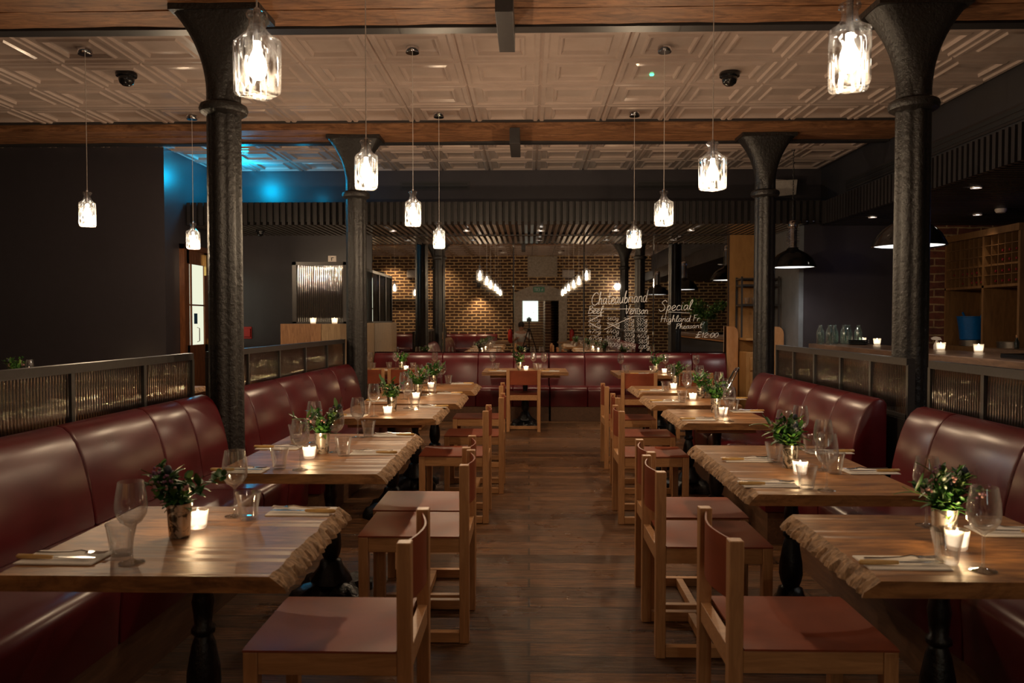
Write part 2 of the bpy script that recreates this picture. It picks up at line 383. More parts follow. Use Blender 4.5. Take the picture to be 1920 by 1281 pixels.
# ------------------------------------------------------------------ room shell
CZ = 3.57
struct('floor', MB().box(-8, 8, -7.5, 12.2, -0.1, 0), M['floor'], smooth=False)
XL, XR = -7.0, 7.6
struct('wall_back', MB().box(-4.52, 3.64, 11.47, 11.6, 0, CZ), M['charcoal'], smooth=False)
struct('wall_back_upper', MB().box(-4.52, 4.14, 11.10, 11.2, 2.95, CZ), M['charcoal'], smooth=False)
struct('wall_left_return', MB().box(-4.62, -4.52, 9.63, 11.6, 0, CZ), M['charcoal'], smooth=False)
struct('wall_left_front', MB().box(XL, -4.52, 9.53, 9.63, 0, CZ), M['charcoal'], smooth=False)
struct('wall_left', MB().box(XL - .1, XL, -3.4, 9.63, 0, CZ), M['charcoal'], smooth=False)
struct('wall_right', MB().box(XR, XR + .1, -3.4, 11, 0, CZ), M['charcoal'], smooth=False)
struct('wall_right_upper', MB().box(4.13, 4.23, -3.3, 11.2, 2.95, CZ), M['charcoal2'], smooth=False)
struct('wall_bar_end', MB().box(3.66, 5.12, 10.42, 10.52, 0, 2.72), M['charcoal'], smooth=False)
struct('wall_bar_brick', MB().box(5.12, XR, 10.42, 10.52, 0, 2.72), M['brickside'], smooth=False)
struct('wall_bar_side', MB().box(3.60, 3.66, 10.42, 11.6, 0, 2.72), M['greywall'], smooth=False)
# front wall (behind the camera, seen in the mirror) with a doorway
FY = -3.3
wb = MB(); DX0, DX1, DZ = -0.22, 1.0, 2.05
wb.box(XL, DX0, FY - .35, FY, 0, CZ).box(DX1, XR, FY - .35, FY, 0, CZ).box(DX0, DX1, FY - .35, FY, DZ, CZ)
struct('wall_front', wb, M['brick'], smooth=False)
wb = MB().box(-1.5, 3.0, -7.4, -7.3, 0, 3).box(0.55, 0.75, -7.3, FY - .35, 0, 3)
struct('wall_passage', wb, M['brickyz'], smooth=False)
struct('ceiling_passage', MB().box(-1.5, 3.0, -7.4, FY - .35, 3, 3.05), M['plaster'], smooth=False)
# ceiling of pressed tin tiles
def tin_ceiling():
    mb = MB(); T = 0.668
    lv = [(0.0, 0.0), (0.018, -0.022), (0.05, -0.022), (0.065, -0.006), (0.125, -0.006), (0.14, -0.020), (0.155, -0.020), (0.17, 0.004), (T / 2, 0.004)]
    x = 0.10 - T * 14
    while x < 4.13 - 0.01:
        y = 6.45 - T * 15
        while y < 11.1:
            x1 = min(x + T, 4.13)
            vs = []; fs = []
            for ins, dz in lv[:-1]:
                a, b, c, d = x + ins, x + T - ins, y + ins, y + T - ins
                vs += [(a, c, CZ + dz), (b, c, CZ + dz), (b, d, CZ + dz), (a, d, CZ + dz)]
            n = len(lv) - 1
            for i in range(n - 1):
                for k in range(4):
                    k2 = (k + 1) % 4; fs.append((i * 4 + k, (i + 1) * 4 + k, (i + 1) * 4 + k2, i * 4 + k2))
            fs.append(tuple((n - 1) * 4 + k for k in range(4)))
            if x + T <= 4.7 and not (5.15 > y > 4.2): mb.add(vs, fs)
            else: mb.add([(x, y, CZ), (x + T, y, CZ), (x + T, y + T, CZ), (x, y + T, CZ)], [(0, 1, 2, 3)])
            y += T
        x += T
    mb.box(-9.4, 4.8, -3.7, 11.8, CZ + 0.02, CZ + 0.1)
    return struct('ceiling', mb, M['tinceil'], smooth=False)
tin_ceiling()
# timber beams, doubled, with dark steel trim
def beam(y0, label):
    r = thing('timber_beam', label, 'beam', (0, 0, 0), 0, 'doubled timber ceiling beams')
    for k, (a, b) in enumerate(((y0, y0 + 0.275), (y0 + 0.29, y0 + 0.565))):
        mb = MB(); N = 60; vs = []; fs = []
        for i in range(N + 1):
            x = -6.99 + (4.12 + 6.99) * i / N
            j = lambda q: (noise.noise(Vector((x * 2.3, q + y0, k)))) * 0.012
            vs += [(x, a + j(1), CZ), (x, a + j(2), 3.475 + j(3)), (x, b + j(4), 3.475 + j(5)), (x, b + j(6), CZ)]
        for i in range(N):
            for q in range(4): fs.append((i * 4 + q, i * 4 + (q + 1) % 4, i * 4 + 4 + (q + 1) % 4, i * 4 + 4 + q))
        fs += [(0, 1, 2, 3), (N * 4 + 3, N * 4 + 2, N * 4 + 1, N * 4)]
        mb.add(vs, fs).build('timber', M['beam'], r)
    MB().box(-6.99, 4.12, y0 + 0.585, y0 + 0.70, 3.463, CZ).build('rear_trim', M['trim'], r)
    MB().box(-6.99, 4.12, y0 - 0.05, y0 - 0.006, 3.545, CZ).build('front_trim', M['trim'], r)
    # wide strap under the beam
    s = MB().box(-0.21, -0.10, y0 - 0.1, y0 + 0.62, 3.30, 3.47).build('steel_strap', M['trim'], r, bevel=0.003)
    s['label'] = 'dark boxed strap under the beam'
beam(4.88, 'nearer rough timber beam across the ceiling at the top of the photo')
beam(8.42, 'farther rough timber beam across the ceiling above the far columns')
beam(1.34, 'rough timber beam across the ceiling nearest the camera, seen in the mirror')
# cast iron columns
def column(x, y, label):
    r = thing('cast_iron_column', label, 'column', (x, y, 0), 0, 'cast iron columns')
    def rf(a, z): return 0.93 + 0.14 * abs(math.cos(4 * a)) ** 0.8 + 0.03 * math.cos(4 * a)
    prof = []; z = 0.10
    while z < 3.0: prof.append((0.103 * (1.06 - 0.04 * z / 3), z)); z += 0.06
    MB().lathe(prof, 48, None, rf).build('shaft', M['iron'], r, angle=60)
    MB().lathe([(0.0, 0), (0.128, 0), (0.128, 0.05), (0.124, 0.08), (0.12, 0.14), (0.0, 0.14)], 32).build('foot', M['iron'], r)
    MB().lathe([(0.10, 2.775), (0.125, 2.785), (0.15, 2.80), (0.158, 2.825), (0.15, 2.85), (0.125, 2.865), (0.10, 2.87)], 32).build('ring_moulding', M['iron'], r)
    mb = MB(); vs = []; fs = []; n = 32; N = 12
    for i in range(N + 1):
        t = i / N; z = 2.9 + 0.54 * t
        ex = 0.105 + 0.19 * t ** 2.3; ey = 0.105 + 0.045 * t ** 2
        for k in range(n):
            a = 2 * PI * k / n; c, s_ = math.cos(a), math.sin(a); p = 2.0 + 3 * t
            q = (abs(c) ** p + abs(s_) ** p) ** (-1 / p)
            wv = 1 + 0.06 * math.cos(4 * a) * (1 - t)
            vs.append((ex * c * q * wv, ey * s_ * q * wv, z))
    for i in range(N):
        for k in range(n): fs.append((i * n + k, i * n + (k + 1) % n, (i + 1) * n + (k + 1) % n, (i + 1) * n + k))
    fs.append(tuple(reversed(range(n)))); fs.append(tuple(N * n + k for k in range(n)))
    mb.add(vs, fs).box(-0.30, 0.30, -0.16, 0.16, 3.435, 3.474)
    mb.build('capital', M['iron'], r)
column(-2.05, 5.19, 'black cast iron column at the near left, behind the first left bench')
column(-1.96, 8.76, 'black cast iron column at the far left, beside the far end of the bench')
column(2.53, 5.19, 'black cast iron column at the near right, between the two right benches')
column(2.64, 8.76, 'black cast iron column at the far right, beside the wooden drawers')
column(-2.52, 1.62, 'black cast iron column behind the camera on the left')
column(2.62, 1.62, 'black cast iron column behind the camera on the right')
# slatted bulkheads
def bulkheads():
    r = thing('slatted_bulkhead', 'dark slatted bulkhead with vertical battens above the mirror wall', 'bulkhead')
    r['kind'] = 'structure'
    MB().box(-4.5, 3.80, 10.16, 11.1, 2.93, 2.96).box(-4.5, 3.80, 10.14, 10.17, 2.70, 2.95).build('board', M['slatback'], r, smooth=False)
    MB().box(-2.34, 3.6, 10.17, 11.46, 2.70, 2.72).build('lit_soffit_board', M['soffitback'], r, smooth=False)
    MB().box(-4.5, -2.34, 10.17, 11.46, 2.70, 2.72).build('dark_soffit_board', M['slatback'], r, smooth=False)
    mb = MB(); mu = MB(); x = -4.49
    while x < 3.78:
        mb.box(x, x + 0.045, 10.09, 10.14, 2.655, 2.95)
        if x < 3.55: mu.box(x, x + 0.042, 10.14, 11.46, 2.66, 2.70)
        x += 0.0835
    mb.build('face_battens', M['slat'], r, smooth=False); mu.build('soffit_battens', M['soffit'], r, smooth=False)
    r2 = thing('slatted_bulkhead', 'long dark slatted bulkhead over the bar on the right', 'bulkhead'); r2['kind'] = 'structure'
    MB().box(3.87, 4.2, -3.3, 10.1, 2.93, 2.96).box(3.86, 3.89, -3.3, 10.42, 2.70, 2.95).box(3.87, XR, -3.3, 10.42, 2.70, 2.73).build('board', M['slatback'], r2, smooth=False)
    mb = MB(); y = 10.04
    while y > -1:
        mb.box(3.81, 3.86, y, y + 0.045, 2.655, 2.95); y -= 0.0835
    mb.build('face_battens', M['slat'], r2, smooth=False)
    mb = MB(); y = 10.38
    while y > 1.5:
        mb.box(3.86, XR, y, y + 0.03, 2.665, 2.70); y -= 0.0835
    mb.build('soffit_battens', M['slat'], r2, smooth=False)
bulkheads()
def vent(loc, along, label, L=1.0):
    r = thing('linear_vent', label, 'vent', loc, 0, 'slot vents in the upper walls')
    if along == 'X':
        MB().box(-L / 2, L / 2, -0.012, 0, -0.06, 0.06).build('plate', M['charcoal2'], r)
        MB().box(-L / 2 + .03, L / 2 - .03, -0.016, -0.011, 0.008, 0.04).box(-L / 2 + .03, L / 2 - .03, -0.016, -0.011, -0.04, -0.008).build('slot', M['slatback'], r)
    else:
        MB().box(-0.02, 0, -L / 2, L / 2, -0.07, 0.07).build('plate', M['slat'], r)
        MB().box(-0.026, -0.018, -L / 2 + .03, L / 2 - .03, 0.008, 0.045).box(-0.026, -0.018, -L / 2 + .03, L / 2 - .03, -0.045, -0.008).build('slot', M['slatback'], r)
vent((-1.35, 11.10, 3.33), 'X', 'slot vent high on the dark back wall, left of centre')
vent((2.02, 11.10, 3.33), 'X', 'slot vent high on the dark back wall, right of centre')
vent((4.13, 6.6, 3.16), 'Y', 'long slot vent high on the dark wall above the bar', 7.2)
# downlights
def downlight(x, y, z, label, e=6.0, group='recessed downlights'):
    r = thing('downlight', label, 'ceiling light', (x, y, z), 0, group)
    MB().lathe([(0.035, 0.0), (0.05, -0.012), (0.052, 0.0)], 16, cap=False).build('bezel', M['white'], r)
    MB().lathe([(0.0, -0.004), (0.034, -0.004)], 16).build('lens', M['spotglow'], r)
    if e: light('SPOT', (0, 0, -0.03), e, WARM2, r, 0.03, None, math.radians(95), 0.8)
for x in (-1.9, -0.87, 0.16, 1.2, 2.24):
    downlight(x, 10.8, 2.658, 'small downlight in the slatted soffit, %s' % {-1.9: 'leftmost of five by the mirror', -0.87: 'second from left by the mirror', 0.16: 'centre one by the mirror', 1.2: 'second from right by the mirror', 2.24: 'rightmost of five by the mirror'}[x], 42)
for x, y, t, e in ((4.16, 9.5, 'over the far end of the bar', 4), (4.2, 7.4, 'over the middle of the bar', 5), (5.3, 9.3, 'in front of the wine cabinet', 7), (4.3, 5.3, 'over the near end of the bar', 5), (5.6, 5.0, 'over the unseen staff side of the bar', 5)):
    downlight(x, y, 2.663, 'small bright downlight in the dark slatted ceiling ' + t, e)
light('POINT', (5.3, 7.6, 2.35), 0.8, (0.15, 0.3, 1.0), None, 0.05, name='blue_bar_glow')
# ------------------------------------------------------------------ mirror and chalk writing
MX = [-2.33, -1.28, -0.23, 0.81, 1.83, 2.92]
MN = ['leftmost', 'second', 'central', 'fourth', 'rightmost']
for i in range(5):
    a, b = MX[i] + 0.001, MX[i + 1] - 0.001
    t = [0.0008, -0.0010, 0.0, 0.0007, -0.0012][i]
    r = thing('mirror_panel', {0: 'leftmost antique mirror panel above the back bench', 1: 'second antique mirror panel from the left, reflecting the brick wall', 2: 'central antique mirror panel reflecting the doorway', 3: 'antique mirror panel carrying the steak weights in white pen', 4: 'rightmost antique mirror panel with the special written on it'}[i], 'mirror', ((a + b) / 2, 11.452, 0), t, 'mirror wall panels')
    h = (b - a) / 2
    vs = [(-h, 0, .93), (h, 0, .93), (h, 0, 2.655), (-h, 0, 2.655), (-h + .009, -.006, .94), (h - .009, -.006, .94), (h - .009, -.006, 2.646), (-h + .009, -.006, 2.646), (-h, .008, .93), (h, .008, .93), (h, .008, 2.655), (-h, .008, 2.655)]
    MB().add(vs, [(0, 1, 5, 4), (1, 2, 6, 5), (2, 3, 7, 6), (3, 0, 4, 7), (4, 5, 6, 7), (8, 9, 1, 0), (9, 10, 2, 1), (10, 11, 3, 2), (11, 8, 0, 3), (11, 10, 9, 8)]).build('glass', M['mirror'], r, smooth=False)
G = {  # single stroke handwriting, x right, y up, x-height .5
 'C': (.75, [[(.7, .85), (.5, 1), (.2, .85), (.05, .45), (.2, .05), (.5, 0), (.75, .2)]]),
 'h': (.5, [[(.1, 0), (.15, .6), (.2, 1), (.12, .9), (.1, 0)], [(.1, .25), (.25, .5), (.38, .4), (.36, .1), (.5, .02)]]),
 'a': (.5, [[(.4, .45), (.2, .5), (.06, .25), (.15, 0), (.35, .2), (.4, .45), (.38, .1), (.5, .03)]]),
 't': (.38, [[(.2, .95), (.15, .3), (.22, 0), (.38, .08)], [(.0, .6), (.38, .66)]]),
 'e': (.42, [[(.02, .1), (.2, .25), (.36, .4), (.22, .52), (.06, .3), (.12, .02), (.3, 0), (.42, .12)]]),
 'u': (.5, [[(.05, .48), (.08, .1), (.2, 0), (.36, .2), (.38, .5), (.38, .1), (.5, .03)]]),
 'b': (.46, [[(.1, .1), (.15, .7), (.2, 1), (.1, .8), (.08, .1), (.25, 0), (.4, .2), (.3, .45), (.12, .3)]]),
 'r': (.38, [[(.06, 0), (.1, .5)], [(.1, .3), (.22, .5), (.36, .46)]]),
 'i': (.22, [[(.08, .5), (.08, .08), (.2, .03)], [(.12, .7), (.13, .74)]]),
 'n': (.5, [[(.06, 0), (.1, .5)], [(.09, .3), (.25, .5), (.38, .38), (.36, .08), (.5, .03)]]),
 'd': (.5, [[(.4, .42), (.2, .5), (.05, .25), (.15, 0), (.34, .15), (.48, 1.0), (.42, .4), (.4, .05), (.52, .03)]]),
 'B': (.62, [[(.15, 0), (.2, 1)], [(.1, .9), (.4, 1.02), (.55, .8), (.22, .55), (.58, .4), (.5, .08), (.1, .0)]]),
 'f': (.45, [[(.05, .1), (.3, .7), (.3, 1), (.18, .8), (.16, -.3), (.3, -.35), (.2, .05), (.5, .25)]]),
 'V': (.6, [[(.0, 1), (.08, .95), (.25, 0), (.6, 1.1)]]),
 's': (.36, [[(.32, .45), (.15, .5), (.12, .32), (.3, .18), (.2, 0), (.02, .06)]]),
 'o': (.45, [[(.25, .5), (.06, .3), (.15, 0), (.36, .15), (.3, .45), (.2, .5), (.45, .42)]]),
 'S': (.62, [[(.62, .85), (.45, 1.05), (.2, .8), (.45, .5), (.5, .15), (.2, -.05), (.0, .15)]]),
 'p': (.46, [[(.12, .5), (.06, -.4)], [(.1, .3), (.28, .52), (.4, .3), (.25, .02), (.1, .1)]]),
 'c': (.4, [[(.36, .42), (.2, .5), (.06, .25), (.15, .02), (.4, .08)]]),
 'l': (.28, [[(.02, .1), (.25, .8), (.2, 1), (.08, .7), (.1, .1), (.28, .04)]]),
 'H': (.68, [[(.15, 1), (.08, 0)], [(.58, 1.05), (.5, 0)], [(.0, .5), (.66, .55)]]),
 'g': (.46, [[(.38, .42), (.2, .5), (.06, .25), (.15, .02), (.35, .2), (.38, .48), (.34, -.3), (.15, -.4), (.05, -.25), (.44, .1)]]),
 'F': (.5, [[(.1, 0), (.15, 1)], [(.05, .98), (.5, 1.02)], [(.1, .55), (.4, .58)]]),
 'P': (.55, [[(.12, 0), (.18, 1)], [(.05, .85), (.35, 1.02), (.52, .75), (.2, .5)]]),
 '\u00a3': (.6, [[(.5, .85), (.35, 1), (.2, .8), (.25, .3), (.05, 0), (.55, .05)], [(.05, .45), (.45, .5)]]),
 '0': (.42, [[(.2, .8), (.04, .5), (.12, .02), (.34, .2), (.36, .65), (.2, .8)]]),
 '1': (.26, [[(.05, .6), (.16, .82), (.14, 0)]]),
 '2': (.42, [[(.04, .6), (.2, .82), (.35, .6), (.04, .04), (.4, .03)]]),
 '3': (.42, [[(.05, .75), (.25, .8), (.3, .6), (.14, .44), (.36, .25), (.2, 0), (.03, .1)]]),
 '4': (.42, [[(.2, .85), (.03, .35), (.4, .35)], [(.3, .6), (.25, -.02)]]),
 '5': (.42, [[(.38, .8), (.12, .78), (.08, .48), (.3, .45), (.34, .15), (.05, .02)]]),
 '6': (.42, [[(.34, .82), (.1, .5), (.06, .12), (.25, 0), (.36, .22), (.2, .42), (.08, .25)]]),
 '7': (.4, [[(.04, .78), (.38, .8), (.12, 0)]]),
 '8': (.42, [[(.3, .7), (.15, .8), (.08, .6), (.34, .2), (.2, 0), (.06, .18), (.3, .65)]]),
 '9': (.42, [[(.34, .6), (.15, .8), (.06, .58), (.25, .42), (.35, .7), (.25, 0)]]),
 '.': (.2, [[(.08, .3), (.11, .33)]]), ' ': (.3, [])}
def smooth(pts, k=4):
    if len(pts) < 3: return pts
    P = [pts[0]] + pts + [pts[-1]]; out = []
    for i in range(1, len(P) - 2):
        for j in range(k):
            t = j / k; a, b, c, d = P[i - 1], P[i], P[i + 1], P[i + 2]
            out.append(tuple(0.5 * (2 * b[q] + (c[q] - a[q]) * t + (2 * a[q] - 5 * b[q] + 4 * c[q] - d[q]) * t * t + (3 * b[q] - a[q] - 3 * c[q] + d[q]) * t ** 3) for q in (0, 1)))
    out.append(pts[-1]); return out
def write(mb, text, px0, px1, pyb, pyt, y, r, slant=0.18, rise=0):
    """text between two picture columns, laid on the plane at depth y"""
    a = aty(px0, pyb, y); b = aty(px1, pyb, y); c = aty(px0, pyt, y)
    W = sum(G[ch][0] for ch in text); sx = (b.x - a.x) / W; sz = c.z - a.z; x = 0
    for i, ch in enumerate(text):
        for st in G[ch][1]:
            pts = smooth(st)
            mb.tube([(a.x + (x + p[0]) * sx + p[1] * sz * slant, y, a.z + p[1] * sz + rise * x * sx) for p in pts], r, 4)
        x += G[ch][0]
YM = 11.4405
mb = MB()
write(mb, 'Chateaubriand', 1108, 1213, 572, 549, YM, 0.0062, .12, .06)
mb.tube([aty(1112, 579, YM), aty(1158, 579.5, YM), aty(1199, 579, YM)], 0.005, 4)
write(mb, 'Beef', 1101, 1131, 588, 574, YM, 0.0045); mb.tube([aty(1103, 592, YM), aty(1132, 592, YM)], .003, 4)
write(mb, 'Venison', 1171, 1215, 589, 573, YM, 0.0045); mb.tube([aty(1175, 593, YM), aty(1213, 593, YM)], .003, 4)
for t, x0, x1, yb in (('320g', 1103, 1126, 603), ('480g', 1103, 1127, 614), ('475g', 1103, 1127, 625), ('670g', 1104, 1129, 637), ('360g', 1137, 1160, 601), ('590g', 1138, 1162, 612), ('640g', 1137, 1161, 625), ('1000g', 1137, 1163, 637), ('1100g', 1139, 1164, 650),
                      ('220g', 1169, 1189, 603), ('260g', 1170, 1189, 612), ('280g', 1170, 1190, 621), ('300g', 1170, 1190, 631), ('310g', 1170, 1190, 641), ('330g', 1171, 1192, 650),
                      ('335g', 1193, 1214, 603), ('345g', 1193, 1214, 612), ('400g', 1194, 1214, 622), ('450g', 1195, 1217, 634), ('580g', 1197, 1217, 644), ('600g', 1197, 1218, 654)):
    write(mb, t, x0, x1, yb, yb - 9.0, YM, 0.0019, .1)
for a, b in (((1103, 603), (1125, 592)), ((1105, 605), (1127, 618)), ((1133, 618), (1186, 594)), ((1138, 605), (1162, 617))):
    mb.tube([aty(*a, YM), aty(*b, YM)], 0.0045, 4)
o = tag(mb.build('chalk_writing', M['chalk']), 'white handwritten Chateaubriand heading with beef and venison weights on the mirror', 'handwriting', 'white pen writing on the mirrors')
mb = MB()
write(mb, 'Special', 1235, 1297, 583, 564, YM, 0.0045, .15, .03); mb.tube([aty(1252, 585, YM), aty(1293, 587, YM)], .0032, 4)
write(mb, 'Highland Fr', 1238, 1312, 604, 592, YM, 0.0035, .15, .02)
write(mb, 'Pheasant', 1266, 1316, 617, 607, YM, 0.0032, .2, .05)
write(mb, '\u00a312.00', 1303, 1346, 633, 622, YM, 0.004, .3)
tag(mb.build('chalk_writing', M['chalk']), 'white handwritten Special with Highland Pheasant and its price on the mirror', 'handwriting', 'white pen writing on the mirrors')
# ------------------------------------------------------------------ benches
BACKP = [(0.0, 0.46), (0.0, 0.89), (0.015, 0.915), (0.045, 0.925), (0.08, 0.918), (0.115, 0.89), (0.145, 0.845), (0.172, 0.78), (0.195, 0.70), (0.215, 0.60), (0.228, 0.50), (0.232, 0.46)]
SEATP = [(0.20, 0.20), (0.20, 0.455), (0.35, 0.468), (0.55, 0.478), (0.68, 0.482), (0.73, 0.474), (0.758, 0.452), (0.765, 0.42), (0.757, 0.33), (0.75, 0.205), (0.74, 0.20)]
def bench(label, loc, rz, ts, sgn, axis='Y', depth=0.0, group='red leather banquettes'):
    r = thing('banquette', label, 'bench', loc, rz, group)
    t0, t1 = ts[0], ts[-1]
    MB().prism([(0.0, 0.0), (0.0, 0.455), (0.19, 0.455), (0.19, 0.199), (0.735 - depth, 0.199), (0.735 - depth, 0.0)], t0 + .01, t1 - .01, axis, 0, None, 0, sgn).build('plinth', M['plinth'], r, smooth=False)
    seat = [(u if u < .3 else u - depth, z) for u, z in SEATP]
    for a, b in zip(ts[:-1], ts[1:]):
        MB().prism(BACKP, a + .0015, b - .0015, axis, 0.012, None, 0, sgn).build('back_cushion', M['red'], r, angle=50)
        MB().prism(seat, a + .0015, b - .0015, axis, 0.010, None, 0, sgn).build('seat_cushion', M['red'], r, angle=50)
    return r
RL = math.radians(-2.06)
bench('red leather banquette at the near left with its end at the column', (-2.2, 5.05, 0), RL, [-4.3, -3.6, -2.9, -2.2, -1.5, -0.8, -0.40, 0], 1)
bench('red leather banquette on the far left between the two columns', (-2.195, 5.325, 0), RL, [0, 0.27, 1.0, 1.74, 2.48, 3.23], 1)
bench('red leather banquette at the near right in the foreground', (2.29, 4.45, 0), 0, [-3.8, -3.1, -2.4, -1.7, -1.05, -0.35, 0], -1)
bench('red leather banquette on the far right between the two columns', (2.24, 4.87, 0), 0, [0, 0.45, 1.0, 1.55, 2.05, 2.42], -1)
bench('red leather banquette left half under the mirrors at the back', (0.285, 11.44, 0), 0, [-2.565, -2.08, -1.555, -1.03, -0.51, 0], -1, 'X', 0.06)
bench('red leather banquette right half under the mirrors at the back', (0.295, 11.44, 0), 0, [0, 0.52, 1.04, 1.56, 2.08, 2.57], -1, 'X', 0.06)
bench('red leather bench along the brick wall seen in the mirror', (0, FY + 0.01, 0), 0, [-4.6, -3.9, -3.2, -2.5, -1.8, -1.1], 1, 'X', 0.0)
# ------------------------------------------------------------------ fluted glass partitions
def partition(label, loc, rz, ts, zt=1.195, zb=0.80, group='fluted glass partitions'):
    r = thing('glass_partition', label, 'partition', loc, rz, group)
    mb = MB(); a, b = ts[0], ts[-1]
    mb.box(-.025, .025, a, b, zt - .045, zt).box(-.022, .022, a, b, zb, zb + .03).box(-.03, .03, a, b, 0, zb - .0)
    for t in ts: mb.box(-.022, .022, t - .014, t + .014, zb, zt - .04)
    mb.build('steel_frame', M['steel'], r, smooth=False)
    for p, q in zip(ts[:-1], ts[1:]):
        MB().box(-.006, .006, p + .014, q - .014, zb + .03, zt - .045).build('fluted_pane', M['flute'], r, smooth=False)
partition('black framed fluted glass screen behind the near left bench', (-2.26, 5.12, 0), RL, [-4.55, -3.9, -3.25, -2.6, -1.95, -1.3, -0.62, -0.014])
partition('black framed fluted glass screen behind the far left bench', (-2.235, 5.35, 0), RL, [0.0, .65, 1.33, 2.03, 2.73, 3.4])
partition('black framed fluted glass screen behind the near right bench', (2.345, 4.54, 0), 0, [-3.2, -2.66, -2.14, -1.6, -1.06, -.53, 0], 1.18)
partition('black framed fluted glass screen behind the far right bench', (2.345, 4.80, 0), 0, [0, .52, 1.03, 1.56, 2.06, 2.53], 1.18)
# ------------------------------------------------------------------ dining chair
def make_chair():
    r = thing('dining_chair', 'x', 'chair', group='oak and leather dining chairs')
    # chair faces local -X ... seat spans x 0 (back posts) to -0.48, y -0.22..0.22
    W = 0.215; P = 0.042
    for s in (-1, 1):
        y = s * (W - P / 2)
        MB().box(-P, 0, y - P / 2, y + P / 2, 0, 0.784).build('leg', M['oak'], r, bevel=0.003)
        MB().box(-0.485, -0.485 + P, y - P / 2, y + P / 2, 0, 0.466).build('leg', M['oak'], r, bevel=0.003)
        MB().box(-0.4425, -P - .0005, y - 0.017, y + 0.017, 0.40, 0.465).build('side_rail', M['oakx'], r, bevel=0.002)
        MB().box(-0.4425, -P - .0005, y - 0.018, y + 0.018, 0.003, 0.048).build('floor_rail', M['oakx'], r, bevel=0.002)
    for x in (-0.464, -0.021):
        MB().box(x - .016, x + .016, -W + P + .0005, W - P - .0005, 0.40, 0.465).build('cross_rail', M['oakx'], r, bevel=0.002)
    MB().box(-0.25, -0.215, -W + P - .004, W - P + .004, 0.006, 0.046).build('stretcher', M['oakx'], r, bevel=0.002)
    # slung leather seat
    mb = MB(); nx, ny = 10, 10; vs = []; fs = []
    for lay in (0, 1):
        for i in range(nx + 1):
            for j in range(ny + 1):
                u, v = i / nx, j / ny
                sag = 0.016 * math.sin(PI * u) ** 0.7 * math.sin(PI * v) ** 0.8
                vs.append((-0.486 + u * 0.442, -W + 2 * W * v, 0.4755 - sag - lay * 0.006 - (0.003 if j in (0, ny) else 0)))
    q = lambda l, i, j: l * (nx + 1) * (ny + 1) + i * (ny + 1) + j
    for i in range(nx):
        for j in range(ny):
            fs.append((q(0, i, j), q(0, i + 1, j), q(0, i + 1, j + 1), q(0, i, j + 1))); fs.append((q(1, i, j), q(1, i, j + 1), q(1, i + 1, j + 1), q(1, i + 1, j)))
    for i in range(nx):
        fs.append((q(0, i, 0), q(1, i, 0), q(1, i + 1, 0), q(0, i + 1, 0))); fs.append((q(0, i, ny), q(0, i + 1, ny), q(1, i + 1, ny), q(1, i, ny)))
    for j in range(ny):
        fs.append((q(0, 0, j), q(0, 0, j + 1), q(1, 0, j + 1), q(1, 0, j))); fs.append((q(0, nx, j), q(1, nx, j), q(1, nx, j + 1), q(0, nx, j + 1)))
    mb.add(vs, fs).build('seat', M['tan'], r, angle=60)
    # curved leather back
    mb = MB(); vs = []; fs = []; n = 14
    for lay in (0, 1):
        for i in range(n + 1):
            v = i / n; y = -W + P * 0.3 + (2 * W - P * 0.6) * v
            x = -P * 0.55 + 0.036 * math.sin(PI * v) ** 1.3 * 1.0 - lay * 0.006
            for z in (0.595, 0.69, 0.775): vs.append((x, y, z))
    qq = lambda l, i, k: l * (n + 1) * 3 + i * 3 + k
    for i in range(n):
        for k in range(2):
            fs.append((qq(0, i, k), qq(0, i + 1, k), qq(0, i + 1, k + 1), qq(0, i, k + 1))); fs.append((qq(1, i, k), qq(1, i, k + 1), qq(1, i + 1, k + 1), qq(1, i + 1, k)))
        fs.append((qq(0, i, 0), qq(1, i, 0), qq(1, i + 1, 0), qq(0, i + 1, 0))); fs.append((qq(0, i, 2), qq(0, i + 1, 2), qq(1, i + 1, 2), qq(1, i, 2)))
    for i in (0, n):
        for k in range(2): fs.append((qq(0, i, k), qq(0, i, k + 1), qq(1, i, k + 1), qq(1, i, k)))
    mb.add(vs, fs).build('backrest', M['tan'], r, angle=60)
    return r
PROTO['chair'] = [make_chair(), False]
# left row: open side to -X ; right row turned round.  (outer x of back posts, near edge y)
for x, y, t in ((-0.335, 2.17, 'nearest chair of the left row, in the foreground'), (-0.262, 3.34, 'second chair of the left row, by the second left table'),
                (-0.29, 3.80, 'third chair of the left row, tight behind the second'), (-0.28, 5.33, 'fourth chair of the left row, by the third left table'),
                (-0.205, 6.25, 'fifth chair of the left row, by the fourth left table'), (-0.245, 7.36, 'sixth and farthest chair of the left row')):
    place('chair', (x, y + 0.215, 0), 0, 'oak and leather chair, ' + t)
for x, y, t in ((0.575, 2.21, 'nearest chair of the right row, in the foreground'), (0.530, 3.21, 'second chair of the right row, by the second right table'),
                (0.565, 3.69, 'third chair of the right row, tight behind the second'), (0.62, 5.33, 'fourth chair of the right row, by the third right table'),
                (0.70, 6.25, 'fifth chair of the right row, by the fourth right table'), (0.715, 7.31, 'sixth and farthest chair of the right row')):
    place('chair', (x, y + 0.215, 0), PI, 'oak and leather chair, ' + t)
for x, y, t in ((-0.07, 9.70, 'seen from behind at the back centre table'), (-2.07, 9.86, 'left one at the back left table'), (-1.60, 9.86, 'right one at the back left table'),
                (1.31, 9.20, 'left one at the back right table'), (1.97, 9.20, 'right one at the back right table')):
    place('chair', (x, y, 0), -PI / 2, 'oak and leather chair, ' + t)
